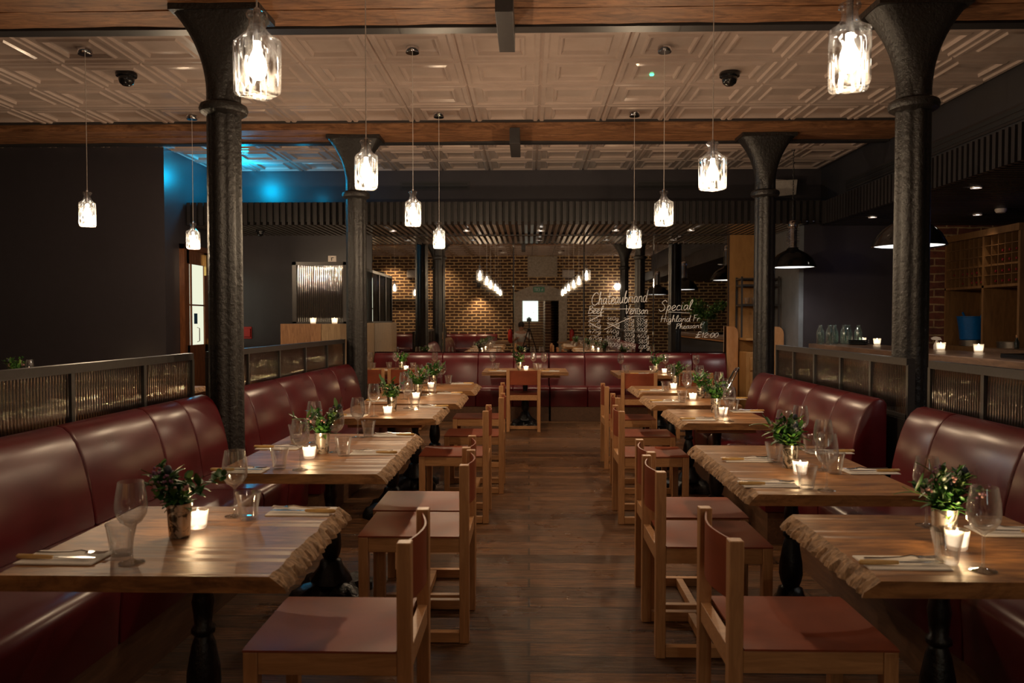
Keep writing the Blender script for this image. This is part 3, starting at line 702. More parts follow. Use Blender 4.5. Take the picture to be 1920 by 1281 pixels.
# ------------------------------------------------------------------ tables
def jag(y, seed, f=9, a=1.0):
    return a * (noise.noise(Vector((y * f, seed, 0))) + 0.5 * noise.noise(Vector((y * f * 3.1, seed, 5))))
def table(name_t, x0, x1, y0, y1, live, seed, peds, skew=0.0, shear=0.0):
    """live = -1: raw edge on low-x side, +1: on high-x side, 0: none"""
    cx, cyy = (x0 + x1) / 2, (y0 + y1) / 2
    r = thing('live_edge_table' if live else 'dining_table', name_t, 'table', (cx, cyy, 0), 0, 'slab topped pedestal tables')
    hx, hy = (x1 - x0) / 2, (y1 - y0) / 2
    N = 130; ZT, ZB = 0.75, 0.706
    mb = MB(); vs = []; fs = []; mi = []
    for i in range(N + 1):
        y = -hy + 2 * hy * i / N
        sx = shear * (y / hy)
        cols = []
        for side in (-1, 1):
            if side == live:
                a = jag(y, seed, 9) * 0.013; b = jag(y, seed + 3, 19) * 0.020; c = jag(y, seed + 7, 31) * 0.024
                cols.append([(hx + a - 0.012, ZT), (hx + b + 0.006, ZT - 0.012), (hx + c + 0.022, ZT - 0.030), (hx + c * .6 + 0.030, ZB)])
            else:
                cols.append([(hx, ZT - 0.0015), (hx + 0.001, ZT - 0.003), (hx + 0.001, ZT - 0.02), (hx, ZB)])
        for (u, z) in cols[0]: vs.append((-u + sx, y, z))
        for (u, z) in reversed(cols[1]): vs.append((u + sx, y, z))
    for i in range(N):
        for k in range(8):
            k2 = (k + 1) % 8; fs.append((i * 8 + k, i * 8 + k2, i * 8 + 8 + k2, i * 8 + 8 + k))
            mi.append(1 if ((live == -1 and k in (0, 1, 2)) or (live == 1 and k in (4, 5, 6))) else 0)
    fs.append(tuple(range(8))); fs.append(tuple(N * 8 + k for k in range(8))); mi += [0, 0]
    mb.v = vs; mb.f = fs; mb.mi = mi
    mb.build('tabletop', [M['top'], M['bark']], r, angle=28)
    for s in (-0.62, 0.62):
        MB().box(-hx + .10, hx - .10, s * hy - .025, s * hy + .025, 0.668, 0.705).build('batten', M['oakx'], r, bevel=.003)
    for py in peds:
        c = MB().lathe([(0.0, 0.085), (0.105, 0.085), (0.10, 0.105), (0.062, 0.155), (0.052, 0.19), (0.035, 0.20), (0.045, 0.225), (0.052, 0.26), (0.050, 0.31), (0.036, 0.39), (0.026, 0.42), (0.036, 0.43), (0.036, 0.445), (0.026, 0.455), (0.030, 0.50), (0.034, 0.53), (0.028, 0.56), (0.030, 0.60), (0.034, 0.64), (0.05, 0.668), (0, 0.668)], 20, Matrix.Translation((0, py, 0)), lambda a, z: 1 + 0.04 * math.cos(10 * a)).build('pedestal', M['base'], r, angle=50)
        b = MB(); vs = []; fs = []; n = 48
        rows = [(1.0, 0.0), (1.0, 0.03), (0.88, 0.055), (0.66, 0.075), (0.40, 0.088), (0.2, 0.09)]
        for q, z in rows:
            for k in range(n):
                a = 2 * PI * k / n; cc, ss = math.cos(a), math.sin(a)
                rad = (0.13 + 0.115 * abs(math.cos(2 * (a - PI / 4))) ** 3 + 0.012 * math.cos(12 * a)) * q
                lump = 0.012 * math.sin(9 * a + 20 * q) * (1 if 0 < z < .08 else 0) + 0.01 * abs(math.cos(2 * (a - PI / 4))) ** 6
                vs.append((rad * cc, py + rad * ss * 1.0, z + lump * (z > 0)))
        for i in range(len(rows) - 1):
            for k in range(n): fs.append((i * n + k, i * n + (k + 1) % n, (i + 1) * n + (k + 1) % n, (i + 1) * n + k))
        fs.append(tuple(reversed(range(n)))); fs.append(tuple((len(rows) - 1) * n + k for k in range(n)))
        b.add(vs, fs).build('claw_base', M['base'], r, angle=50)
    return r
T = 'live edge slab table, '
table(T + 'nearest of the left row, in the foreground', -1.40, -0.665, 1.98, 2.73, 1, 1, [0.05])
table(T + 'second and longest of the left row', -1.38, -0.645, 3.315, 4.49, 1, 2, [0.0])
table(T + 'third of the left row', -1.36, -0.645, 5.195, 6.01, 1, 3, [0.0])
table(T + 'fourth of the left row', -1.36, -0.575, 6.11, 6.96, 1, 4, [0.0])
table(T + 'fifth and farthest of the left row, greyer', -1.34, -0.53, 7.21, 8.04, 1, 5, [0.0])
table(T + 'nearest of the right row, in the foreground', 0.89, 1.62, 1.98, 2.66, -1, 6, [0.05])
table(T + 'second and longest of the right row', 0.87, 1.53, 2.96, 4.12, -1, 7, [0.0])
table(T + 'third of the right row', 1.01, 1.60, 5.00, 5.77, -1, 8, [0.0])
table(T + 'fourth of the right row', 0.99, 1.66, 6.05, 6.80, -1, 9, [0.0])
table(T + 'fifth and farthest of the right row', 1.02, 1.70, 7.06, 7.80, -1, 10, [0.0])
table('pale slab table at the back centre under the mirrors', -0.60, 0.50, 9.80, 10.62, 0, 11, [0.05])
table('pale slab table at the back right under the mirrors', 1.07, 2.22, 9.30, 10.20, 0, 12, [0.05])
table('pale slab table at the back left beside the column', -2.24, -1.2, 9.95, 10.66, 0, 13, [0.05])
# ------------------------------------------------------------------ tableware prototypes
def p_wine():
    prof = [(0, 0), (0.034, 0.0), (0.034, 0.0015), (0.012, 0.006), (0.004, 0.012), (0.0035, 0.05), (0.0035, 0.092), (0.008, 0.100), (0.028, 0.114), (0.040, 0.135), (0.0425, 0.155), (0.040, 0.185), (0.033, 0.225), (0.0322, 0.225), (0.039, 0.185), (0.0412, 0.155), (0.0385, 0.136), (0.026, 0.117), (0, 0.106)]
    return tag(MB().lathe(prof, 28).build('wine_glass', M['glass'], angle=70), 'x', 'glass', 'wine glasses')
def p_tumbler():
    rf = lambda a, z: 1 - 0.035 * abs(math.cos(4.5 * a)) * (1 if z < .068 else .0)
    prof = [(0, 0), (0.026, 0.0), (0.029, 0.004), (0.034, 0.045), (0.038, 0.070), (0.0425, 0.092), (0.0412, 0.092), (0.036, 0.070), (0.031, 0.045), (0.026, 0.012), (0, 0.010)]
    return tag(MB().lathe(prof, 36, None, rf).build('tumbler', M['glass'], angle=50), 'x', 'glass', 'water tumblers')
def p_votive():
    r = thing('votive_candle', 'x', 'candle', group='lit votive candles')
    MB().lathe([(0.0, 0), (0.024, 0.0), (0.027, 0.004), (0.033, 0.058), (0.031, 0.058), (0.025, 0.010), (0, 0.008)], 24, None, lambda a, z: 1 + .02 * math.cos(12 * a)).build('holder', M['votive'], r)
    MB().lathe([(0, 0.012), (0.0235, 0.012), (0.0275, 0.048), (0, 0.046)], 20).build('wax', M['waxglow'], r)
    MB().lathe([(0, 0.046), (0.004, 0.048), (0.0045, 0.052), (0.002, 0.057), (0, 0.060)], 8).build('flame', M['flame'], r)
    return r
def p_napkin():
    mb = MB(); mb.box(-.11, .11, -.06, .06, 0.0, 0.002).box(-.1085, .1095, -.0585, .0592, 0.0022, 0.004)
    return tag(mb.build('napkin', M['linen'], bevel=.0008), 'x', 'napkin', 'folded napkins')
def p_knife():
    r = thing('table_knife', 'x', 'cutlery', group='table knives')
    MB().tube([(-.11, 0, .0075), (-.105, 0, .0075), (-.06, 0, .0075), (-.02, 0, .0075), (-.005, 0, .0075)], [.004, .0075, .007, .006, .005], 8).build('handle', M['horn'], r)
    mb = MB(); vs = []
    for x, a, b in ((-.006, -.004, .004), (.0, -.005, .006), (.09, -.005, .009), (.112, -.001, .006), (.118, .003, .004)): vs += [(x, a, .0065), (x, b, .0065), (x, b, .0085), (x, a, .0085)]
    fs = [(0, 1, 2, 3), (16, 17, 18, 19)]
    for i in range(4):
        for k in range(4): fs.append((i * 4 + k, i * 4 + (k + 1) % 4, i * 4 + 4 + (k + 1) % 4, i * 4 + 4 + k))
    mb.add(vs, fs).build('blade', M['silver'], r); return r
def p_fork():
    mb = MB(); mb.tube([(-.10, 0, .005), (-.05, 0, .005), (.0, 0, .007), (.03, 0, .012), (.05, 0, .009)], [.004, .003, .0025, .003, .003], 6)
    mb.box(.045, .065, -.011, .011, .006, .0085)
    for k in range(4): mb.tube([(.06, -.0095 + .0063 * k, .0075), (.085, -.0095 + .0063 * k, .0065), (.105, -.009 + .006 * k, .009)], .0014, 5)
    return tag(mb.build('fork', M['silver']), 'x', 'cutlery', 'forks')
def leafmesh(mb, p, d, up, L, W, mi=0, curl=0.3):
    d = d.normalized(); s = d.cross(up); s = s.normalized() if s.length > 1e-4 else d.orthogonal().normalized(); nn = s.cross(d)
    vs = []; K = 5
    for i in range(K + 1):
        t = i / K; w_ = W * math.sin(PI * min(1, t * 0.92 + 0.04)) ** 0.8; c = p + d * L * t - nn * (-curl) * L * (t * t) * -1
        vs += [c - s * w_ + nn * W * .25, c, c + s * w_ + nn * W * .25]
    fs = []
    for i in range(K):
        a = i * 3; fs += [(a, a + 1, a + 4, a + 3), (a + 1, a + 2, a + 5, a + 4)]
    mb.add([tuple(v) for v in vs], fs, None, mi)
def make_posy(seed, label, tall=0.13, sprig=0.0):
    random.seed(seed)
    r = thing('flower_posy', label, 'flower vase', group='tin vases of foliage and thistles')
    MB().lathe([(0, 0), (0.030, 0.0), (0.031, 0.004), (0.034, 0.05), (0.037, 0.105), (0.0355, 0.105), (0.032, 0.05), (0.029, 0.012), (0, 0.010)], 28).build('tin_vase', M['tin'], r)
    st = MB(); lf = MB()
    for k in range(15):
        a = random.uniform(0, 2 * PI); lean = random.uniform(0.15, 1.0); h = tall * random.uniform(0.6, 1.15)
        if k == 0 and sprig: a, lean, h = (0 if sprig > 0 else PI), 1.15, abs(sprig)
        b = Vector((random.uniform(-.015, .015), random.uniform(-.015, .015), 0.03))
        dirn = Vector((math.cos(a) * lean, math.sin(a) * lean, 1.0)).normalized()
        pts = [b]; p = Vector((b.x + math.cos(a) * .012, b.y + math.sin(a) * .012, .105)); pts.append(p.copy())
        dd = dirn.copy()
        for s in range(4):
            p = p + dd * h / 4; dd = (dd + Vector((0, 0, -.12)) + Vector((random.uniform(-.1, .1), random.uniform(-.1, .1), 0))).normalized(); pts.append(p.copy())
        st.tube([tuple(q) for q in pts], .0013, 4)
        long_ = random.random() < .35
        for s in range(1, len(pts)):
            for q in range(2 if long_ else 5):
                base = pts[s] - (pts[s] - pts[s - 1]) * random.random() * (1 if s > 1 else .1)
                ld = (Vector((random.gauss(0, 1), random.gauss(0, 1), random.gauss(.3, .6)))).normalized() + dd * .6
                leafmesh(lf, base, ld, Vector((0, 0, 1)), random.uniform(.05, .075) if long_ else random.uniform(.02, .036), random.uniform(.008, .012) if long_ else random.uniform(.007, .011), 1 if random.random() < .22 else 0, random.uniform(-.2, .4))
        if k % 3 == 1:
            tp = pts[-1]; fl = MB()
            if k % 2: fl.ball(tp, .012, 8, (1, 1, 1.2), 0); [leafmesh(fl, tp - Vector((0, 0, .008)), Vector((math.cos(q), math.sin(q), .35)), Vector((0, 0, 1)), .024, .003, 0, .1) for q in (0, .8, 1.6, 2.4, 3.2, 4.0, 4.8, 5.6)]
            else:
                for q in range(9): fl.ball(tp + Vector((random.gauss(0, .011), random.gauss(0, .011), random.gauss(0, .009))), .0045, 6, (1, 1, 1), 1)
            fl.build('flower_head', [M['thistle'], M['petal'], M['pink']], r, angle=180)
        if k % 4 == 2:
            fl = MB()
            for q in range(7): fl.ball(pts[-2] + Vector((random.gauss(0, .008), random.gauss(0, .008), random.gauss(0, .008))), .005, 6, (1, 1, 1), 2)
            fl.build('blossom', [M['thistle'], M['petal'], M['pink']], r, angle=180)
    st.build('stems', M['leaf'], r); lf.build('foliage', [M['leaf'], M['leaf2']], r, angle=180);
    return r
for k, fn in (('wine', p_wine), ('tumbler', p_tumbler), ('votive', p_votive), ('napkin', p_napkin), ('knife', p_knife), ('fork', p_fork)):
    PROTO[k] = [fn(), False]
TZ = 0.7502
def tset(tn, tl, flip, settings, vase, candle, seed, tall=.13, sprig=0):
    """tn short table phrase; settings: (where, napkin, wine, tumbler) as picture points on the table top"""
    def P(p): return at(p[0], p[1], TZ) if p[1] > 50 else Vector((p[0], p[1], TZ))
    for where, nap, wine, tum in settings:
        on = 'on the %s, %s' % (tn, where)
        if nap:
            p = P(nap); rz = (0 if flip > 0 else PI) + random.uniform(-.05, .05)
            place('napkin', p, rz, 'folded white napkin ' + on)
            # handles point to the outer end of the setting
            kr = rz + random.uniform(-.06, .06)
            place('knife', p + Vector((-.015 * flip, -.025, .0035)), kr, 'table knife with yellow handle ' + on)
            place('fork', p + Vector((.005 * flip, .02, .0045)), kr + random.uniform(-.12, .12), 'steel fork ' + on)
        if wine: place('wine', P(wine), random.uniform(0, 6), 'stemmed wine glass ' + on)
        if tum: place('tumbler', P(tum), random.uniform(0, 6), 'small ribbed tumbler ' + on)
    if vase:
        p = P(vase); r = make_posy(seed, 'tin vase of green foliage and thistles on the ' + tn, tall, sprig); r.location = p; r.rotation_euler = (0, 0, 0)
    if candle:
        p = P(candle); o = place('votive', p, 0, 'lit glass votive candle on the ' + tn)
        light('POINT', (p.x, p.y, p.z + 0.085), 0.9, (1, 0.66, 0.33), None, 0.012, name='candle_light')
BS, AS = 'bench side', 'aisle side'
NB, NA, FB, FA = 'near bench corner', 'near aisle corner', 'far bench corner', 'far aisle corner'
tset('nearest left table', 0, 1, [(BS, (122, 1047), (247, 1055), (228, 1041))], (337, 1006), (371, 990), 11, .12, .17)
tset('nearest left table', 0, -1, [(AS, (566, 960), (441, 968), (466, 974))], None, None, 0)
tset('second left table', 0, 1, [(NB, (452, 883), (563, 881), (524, 879)), (FB, (524, 840), (590, 830), (555, 827))], (605, 850), (580, 859), 12, .13, -.15)
tset('second left table', 0, -1, [(NA, (700, 850), (630, 848), (644, 855)), (FA, (738, 817), (671, 820), (691, 819))], None, None, 0)
tset('third left table', 0, 1, [(BS, (657, 780), (701, 781), (686, 777))], (735, 771), (727, 777), 13)
tset('third left table', 0, -1, [(AS, (811, 763), (764, 766), (778, 768))], None, None, 0)
tset('fourth left table', 0, 1, [(BS, (716, 752), (758, 749), (739, 748))], (784, 743), (780, 749), 14, .14)
tset('fourth left table', 0, -1, [(AS, (842, 738), (796, 741), (810, 740))], None, None, 0)
tset('fifth left table', 0, 1, [(BS, (765, 733), (786, 727), (776, 727))], (813, 723), (808, 728), 15)
tset('fifth left table', 0, -1, [(AS, (866, 720), (829, 721), (841, 720))], None, None, 0)
tset('nearest right table', 0, 1, [(AS, (1690, 1057), (1843, 1070), (1775, 1056))], (1770, 1018), (1794, 1030), 16, .12, -.1)
tset('nearest right table', 0, -1, [(BS, (1893, 998), (1737, 986), None)], None, None, 0)
tset('second right table', 0, 1, [(NA, (1440, 909), (1550, 920), (1512, 916)), (FA, (1400, 863), (1470, 855), (1451, 866))], (1482, 877), (1500, 889), 17, .12)
tset('second right table', 0, -1, [(NB, (1630, 885), (1543, 882), (1565, 888)), (FB, (1552, 848), (1500, 842), (1520, 850))], None, None, 0)
tset('third right table', 0, 1, [(AS, (1308, 787), (1367, 790), (1349, 787))], (1342, 774), (1356, 779), 18, .14)
tset('third right table', 0, -1, [(BS, (1399, 772), (1363, 768), (1375, 772))], None, None, 0)
tset('fourth right table', 0, 1, [(AS, (1246, 753), (1288, 748), (1279, 754))], (1314, 746), (1299, 750), 19, .13)
tset('fourth right table', 0, -1, [(BS, (1372, 748), (1348, 747), (1331, 746))], None, None, 0)
tset('fifth right table', 0, 1, [(AS, (1222, 733), (1258, 727), (1248, 734))], (1266, 724), (1263, 730), 20, .13)
tset('fifth right table', 0, -1, [(BS, (1340, 731), (1312, 729), (1290, 728))], None, None, 0)
tset('back centre table', 0, 1, [('left end', (-0.40, 9.98), (-0.49, 10.35), (-0.43, 10.25)), ('right end', (0.28, 9.96), (0.20, 10.3), (0.13, 10.08)), ('between vase and right end', None, (0.06, 10.4), (0.09, 10.25))], (-0.13, 10.2), (-0.04, 10.12), 21, .12)
tset('back right table', 0, 1, [('left end', None, (1.17, 9.9), (1.23, 9.8)), ('in the middle', (1.36, 9.5), (1.74, 9.9), (1.53, 9.62)), ('behind its candle', None, None, (1.80, 9.75)), ('right end', None, (2.09, 9.72), (2.03, 9.88))], (1.60, 9.8), (1.68, 9.62), 22, .12)
tset('back left table', 0, 1, [('left end', None, (-2.15, 10.4), (-2.08, 10.25)), ('left of its vase', (-1.95, 10.15), (-1.80, 10.4), (-1.89, 10.4)), ('right of its candle', None, None, (-1.55, 10.3)), ('right end', None, (-1.27, 10.4), (-1.33, 10.25))], (-1.71, 10.3), (-1.62, 10.15), 23, .12)
table('slab table in the outer left aisle, glimpsed above the left screen by the dark wall', -6.05, -5.3, 8.05, 8.85, 1, 41, [0.0])
table('slab table added in the outer left aisle, its candle glowing through the near screen', -4.0, -3.25, 4.3, 5.1, 1, 42, [0.0])  # this table and the next added with candles to glow through the fluted glass
table('slab table added in the outer left aisle, its candle glowing through the far screen', -4.0, -3.25, 6.9, 7.7, 1, 43, [0.0])
tset('outer aisle table by the dark wall', 0, 1, [(BS, None, (-5.52, 8.42), None)], (-5.68, 8.42), (-5.45, 8.2), 44, .14)
tset('added outer table behind the near screen', 0, 1, [(BS, (-3.75, 4.5), (-3.5, 4.6), (-3.45, 4.8))], None, (-3.6, 4.75), 45, .14)  # candles here and below added as bright sources behind the screens
tset('added outer table behind the far screen', 0, 1, [(BS, (-3.75, 7.1), (-3.5, 7.2), (-3.45, 7.4))], None, (-3.6, 7.35), 46, .14)
# ------------------------------------------------------------------ pendants
def squircle(h, r, n=32, e=5.0):
    pass
def make_pendant():
    r = thing('bottle_pendant', 'x', 'pendant lamp', group='decanter pendant lamps')
    # origin at the bottle base
    n = 32
    def sq(hw, z, e):
        out = []
        for k in range(n):
            a = 2 * PI * (k + .5) / n; c, s_ = math.cos(a), math.sin(a); q = (abs(c) ** e + abs(s_) ** e) ** (-1 / e)
            out.append((hw * c * q, hw * s_ * q, z))
        return out
    rows = [(0.052, 0.0, 9), (0.059, 0.006, 9), (0.062, 0.02, 9), (0.0625, 0.09, 9), (0.063, 0.165, 9), (0.062, 0.180, 9), (0.055, 0.188, 7), (0.043, 0.198, 4), (0.033, 0.212, 2.5), (0.027, 0.228, 2), (0.0255, 0.244, 2), (0.0265, 0.252, 2), (0.033, 0.258, 2), (0.035, 0.266, 2), (0.032, 0.273, 2), (0.020, 0.275, 2)]
    vs = []; fs = []
    for hw, z, e in rows: vs += sq(hw, z, e)
    for i in range(len(rows) - 1):
        for k in range(n): fs.append((i * n + k, i * n + (k + 1) % n, (i + 1) * n + (k + 1) % n, (i + 1) * n + k))
    fs.append(tuple(reversed(range(n))))
    MB().add(vs, fs).build('decanter_shade', M['cut'], r, angle=50)
    MB().lathe([(0, 0.179), (0.010, 0.179), (0.011, 0.185), (0.011, 0.27), (0.012, 0.283), (0.004, 0.292), (0, 0.292)], 14).build('lamp_holder', M['chrome'], r)
    MB().lathe([(0, 0.055), (0.016, 0.056), (0.027, 0.070), (0.031, 0.092), (0.027, 0.118), (0.016, 0.143), (0.012, 0.155), (0.012, 0.178), (0, 0.178)], 16).build('bulb', M['bulb'], r)
    top = CZ - 2.165
    MB().tube([(0, 0, 0.29), (0.001, 0, 0.6), (0, 0.001, top - .03)], 0.0028, 6).build('cord', M['white'], r)
    MB().lathe([(0.0, top - 0.042), (0.052, top - 0.042), (0.055, top - 0.038), (0.055, top + .015), (0, top + .015)], 28).build('ceiling_canopy', M['chrome'], r)
    light('POINT', (0, 0, 0.028), LP, WARM2, r, 0.02, name='pendant_light')
    return r
PROTO['pendant'] = [make_pendant(), False]
PZ = 2.165
for x, y, rz, t in ((-0.905, 2.58, .75, 'nearest of the left row, at the top left'), (-0.93, 4.42, .3, 'second of the left row'), (-0.925, 6.17, .2, 'third of the left row'), (-0.945, 8.13, .1, 'farthest of the left row'),
                 (1.035, 2.55, 1.25, 'nearest of the right row, at the top right'), (1.055, 4.5, .5, 'second of the right row'), (1.07, 6.2, .2, 'third of the right row'), (1.095, 8.13, .9, 'farthest of the right row'),
                 (-3.54, 6.15, .5, 'over the outer left aisle before the dark wall'), (-3.56, 8.15, .2, 'farthest left one beside the wooden door'),
                 (-0.92, 0.65, .3, 'seen only in the mirror, left row nearest the camera'), (1.04, 0.65, .1, 'seen only in the mirror, right row nearest the camera'),
                 (-0.92, -1.2, .3, 'seen only in the mirror, left row by the brick wall'), (1.04, -1.2, .1, 'seen only in the mirror, right row by the brick wall'),
                 (-3.54, 2.5, .3, 'seen only in the mirror, outer aisle far from the door'), (-3.54, -1.2, .4, 'seen only in the mirror, outer aisle by the brick wall')):
    o = place('pendant', (x, y, PZ), rz, 'lit cut glass decanter pendant, ' + t)
    for ch in o.children:
        if ch.type == 'LIGHT':
            ch.data = ch.data.copy(); ch.data.energy = LP * (0.14 if y < 1 else 0.29 if y < 3 else 1.15 if y < 5 else 1.45)
# ------------------------------------------------------------------ factory lamps over the bar edge
def factory_lamp(x, y, z, dia, label):
    r = thing('factory_lamp', label, 'pendant lamp', (x, y, z), 0, 'black enamel factory lamps')
    R_ = dia / 2
    MB().lathe([(R_, 0), (R_ * 1.02, 0.006), (R_ * .97, 0.04), (R_ * .86, 0.105), (R_ * .66, 0.165), (R_ * .42, 0.205), (R_ * .27, 0.225), (R_ * .24, 0.245), (0, 0.25), (0, 0.235), (R_ * .40, 0.19), (R_ * .64, 0.155), (R_ * .84, 0.095), (R_ * .95, 0.03), (R_ * .98, 0.002), (R_, 0)], 40, cap=False).build('dome_shade', M['black'], r, angle=50)
    MB().lathe([(0, 0.012), (R_ * .94, 0.012), (R_ * .94, 0.018), (0, 0.018)], 40).build('diffuser', M['lampinner'], r)
    prof = [(0, .245), (.06, .245)]
    for k in range(12): z0 = .25 + k * .021; prof += [(.052, z0), (.078, z0 + .003), (.078, z0 + .009), (.052, z0 + .012)]
    prof += [(.06, .51), (.062, .56), (.045, .59), (0, .60)]
    MB().lathe(prof, 24).build('ribbed_neck', M['chrome'], r)
    mb = MB(); top = CZ - z - .0; k = 0; zz = .58
    while zz < top - .03:
        a = (k % 2) * PI / 2; pts = []
        for q in range(8):
            t = 2 * PI * q / 8; pts.append((math.cos(t) * .009 * math.cos(a), math.cos(t) * .009 * math.sin(a), zz + .02 + math.sin(t) * .024))
        mb.tube(pts, .003, 4, True); zz += .036; k += 1
    mb.build('chain', M['steel'], r)
    MB().lathe([(0, top - .03), (.02, top - .03), (.03, top), (0, top)], 14).build('ceiling_hook', M['steel'], r)
    light('SPOT', (0, 0, -.01), 22, (1, .93, .84), r, .1, None, math.radians(150), .6)
factory_lamp(3.32, 9.85, 2.07, 0.57, 'smaller looking black enamel factory lamp beside the far right column')
factory_lamp(3.22, 6.65, 2.035, 0.58, 'black enamel factory lamp half hidden by the near right column')
factory_lamp(3.2, 3.4, 2.035, 0.58, 'black enamel factory lamp outside the frame, seen in the mirror')
# ------------------------------------------------------------------ ceiling fixtures
def dome_camera(p, label, grp='black ceiling dome cameras', s=1.0):
    r = thing('dome_camera', label, 'security camera', p, 0, grp); r.scale = (s, s, s)
    MB().lathe([(0, 0.012), (.085, .012), (.09, 0), (.085, -.022), (.06, -.026), (0, -.026)], 24).build('mount', M['black'], r)
    MB().lathe([(0.065, -.024), (.066, -.05), (.056, -.08), (.03, -.10), (0, -.105)], 24).build('dome', M['black'], r)
c = at(237, 141, CZ - .02); dome_camera((c.x, c.y, CZ - .012), 'black dome camera on the tin ceiling at the left')
c = at(1368, 141, CZ - .02); dome_camera((c.x, c.y, CZ - .012), 'black dome camera on the tin ceiling at the right')
dome_camera((-3.75, 10.75, 2.65), 'small dark dome camera under the slatted bulkhead at the left', 'black ceiling dome cameras', .7)
c = at(1222, 140, CZ)
r = thing('smoke_alarm_light', 'tiny green indicator light on the tin ceiling', 'indicator light', (c.x, c.y, CZ))
MB().lathe([(0, .005), (.02, .005), (.018, -.008), (0, -.010)], 12).build('lens', emit('green_led', (0.1, 1, .4), 3), r)
r = thing('smoke_detector', 'small white smoke detector in the bar ceiling before the wine cabinet', 'smoke detector', (5.3, 8.85, 2.663))
MB().lathe([(0, .0), (.06, .0), (.06, -.02), (.045, -.045), (0, -.05)], 20).build('body', M['white'], r)
r = thing('wall_speaker', 'white wedge speaker hung high on the back wall near the right', 'speaker', (3.55, 10.85, 3.24), math.radians(12))
MB().add([(-.19, 0, -.13), (.17, 0, -.09), (.19, 0, .13), (-.17, .0, .10), (-.13, .2, -.08), (.12, .2, -.06), (.13, .2, .1), (-.11, .2, .08)], [(0, 1, 2, 3), (4, 7, 6, 5), (0, 4, 5, 1), (1, 5, 6, 2), (2, 6, 7, 3), (3, 7, 4, 0)]).build('cabinet', M['white'], r, bevel=.012)
MB().box(-.05, .05, .19, .27, 0.0, 0.05).box(-.12, .05, .08, .14, .085, .13).build('bracket', M['white'], r)
# ------------------------------------------------------------------ left door with lit panes
r = tag(bpy.data.objects.new('door_1', None), kind='structure'); COL.objects.link(r); r.location = (-4.50, 9.94, 0)
MB().box(-.02, .05, -.02, .05, 0, 2.40).box(-.02, .05, 1.36, 1.43, 0, 2.40).box(-.02, .05, -.02, 1.43, 2.33, 2.40).build('door_frame', M['mahogany'], r, bevel=.004)
for k, (a, b) in enumerate(((.05, .70), (.71, 1.36))):
    f = MB().box(0, .04, a, a + .09, 0, 2.33).box(0, .04, b - .09, b, 0, 2.33).box(0, .04, a, b, 2.15, 2.33).box(0, .04, a, b, 0, 1.08).box(0, .04, a + .14, a + .17, 1.08, 2.15).box(0.0, .045, a + .08, b - .08, 1.60, 1.62).build('door_leaf', M['mahogany'], r, bevel=.003)
    MB().box(.012, .02, a + .08, b - .08, 1.07, 2.16).build('lit_pane', M['paneglow'], f)
    MB().box(.021, .024, a + .26, a + .36, 1.36, 1.50).build('notice', M['sticker'], f)
    MB().tube([(.045, a + .30, 1.12), (.075, a + .30, 1.13), (.075, a + .30, 1.30), (.045, a + .30, 1.31)], .007, 8).build('pull_handle', M['silver'], f)
MB().box(.04, .07, .60, .66, 2.02, 2.30).box(.04, .055, .69, .72, .95, 1.15).build('brass_fitting', M['brass'], r)
# blue uplight on the wall
r = thing('blue_uplighter', 'small blue uplighter on the bulkhead top by the left corner', 'wall lamp', (-4.25, 10.62, 2.96))
MB().lathe([(0, 0), (.05, 0), (.05, .09), (.043, .09), (.043, .07), (0, .07)], 16).build('housing', M['steel'], r)
MB().lathe([(0, .072), (.04, .072)], 16).build('lens', M['bluelamp'], r)
light('POINT', (0.34, -.16, .40), 34, (0.0, 0.50, 0.9), r, .1, name='blue_light')
light('POINT', (-3.1, 10.6, 3.2), 2.0, (0.0, 0.5, 0.9), None, .05, name='blue_light')
r = thing('fire_call_point', 'small red call point on the dark wall left of the station', 'alarm', (-4.20, 11.45, 1.22))
MB().box(-.06, .06, 0, .02, -.09, .09).box(-.05, .05, -.035, 0, -.06, .06).build('box', M['redplastic'], r, bevel=.004)
# ------------------------------------------------------------------ host station
r = thing('host_station', 'timber host counter with fluted glass screen beside the left end of the mirrors', 'counter', (0, 0, 0))
MB().box(-3.05, -2.55, 9.42, 9.75, 0, 1.365).build('front_board', M['station'], r, bevel=.004)
MB().box(-2.545, -2.31, 9.42, 9.75, 0, 1.365).build('side_board', M['grey_timber'], r, bevel=.004)
MB().box(-2.36, -2.295, 9.76, 11.44, 0, 1.365).build('long_board', M['grey_timber'], r, bevel=.004)
f = MB()
f.box(-3.01, -2.96, 9.78, 9.83, 1.37, 2.15).box(-2.36, -2.32, 9.78, 9.83, 1.37, 2.15).box(-3.01, -2.32, 9.78, 9.83, 2.11, 2.15).box(-3.01, -2.32, 9.78, 9.83, 1.367, 1.39)
f.box(-2.36, -2.32, 9.78, 11.44, 2.11, 2.15).box(-2.36, -2.32, 9.78, 11.44, 1.367, 1.39).box(-2.36, -2.32, 10.35, 10.39, 1.37, 2.12).box(-2.36, -2.32, 10.9, 10.94, 1.37, 2.12)
f.build('steel_frame', M['steel'], r, smooth=False)
MB().box(-2.96, -2.36, 9.80, 9.812, 1.39, 2.11).build('fluted_front_pane', M['flutex'], r, smooth=False)
for a, b in ((9.83, 10.35), (10.39, 10.90), (10.94, 11.44)): MB().box(-2.346, -2.334, a, b, 1.39, 2.11).build('fluted_side_pane', M['flute'], r, smooth=False)
r2 = thing('counter_sign', 'small pale sign plate standing on top of the fluted screen', 'sign', (-2.50, 9.80, 2.152))
MB().box(-.05, .05, -.012, .012, 0, .075).build('plate', M['white'], r2); MB().box(-.012, .0, -.0135, -.012, .012, .055).box(.0, .022, -.0135, -.012, .045, .055).build('pictogram', M['steel'], r2)
for x, t in ((-2.69, 'left one'), (-2.42, 'right one')):
    place('votive', (x, 9.58, 1.366), 0, 'lit votive candle on the host station, ' + t, sc=(1.25,) * 3)
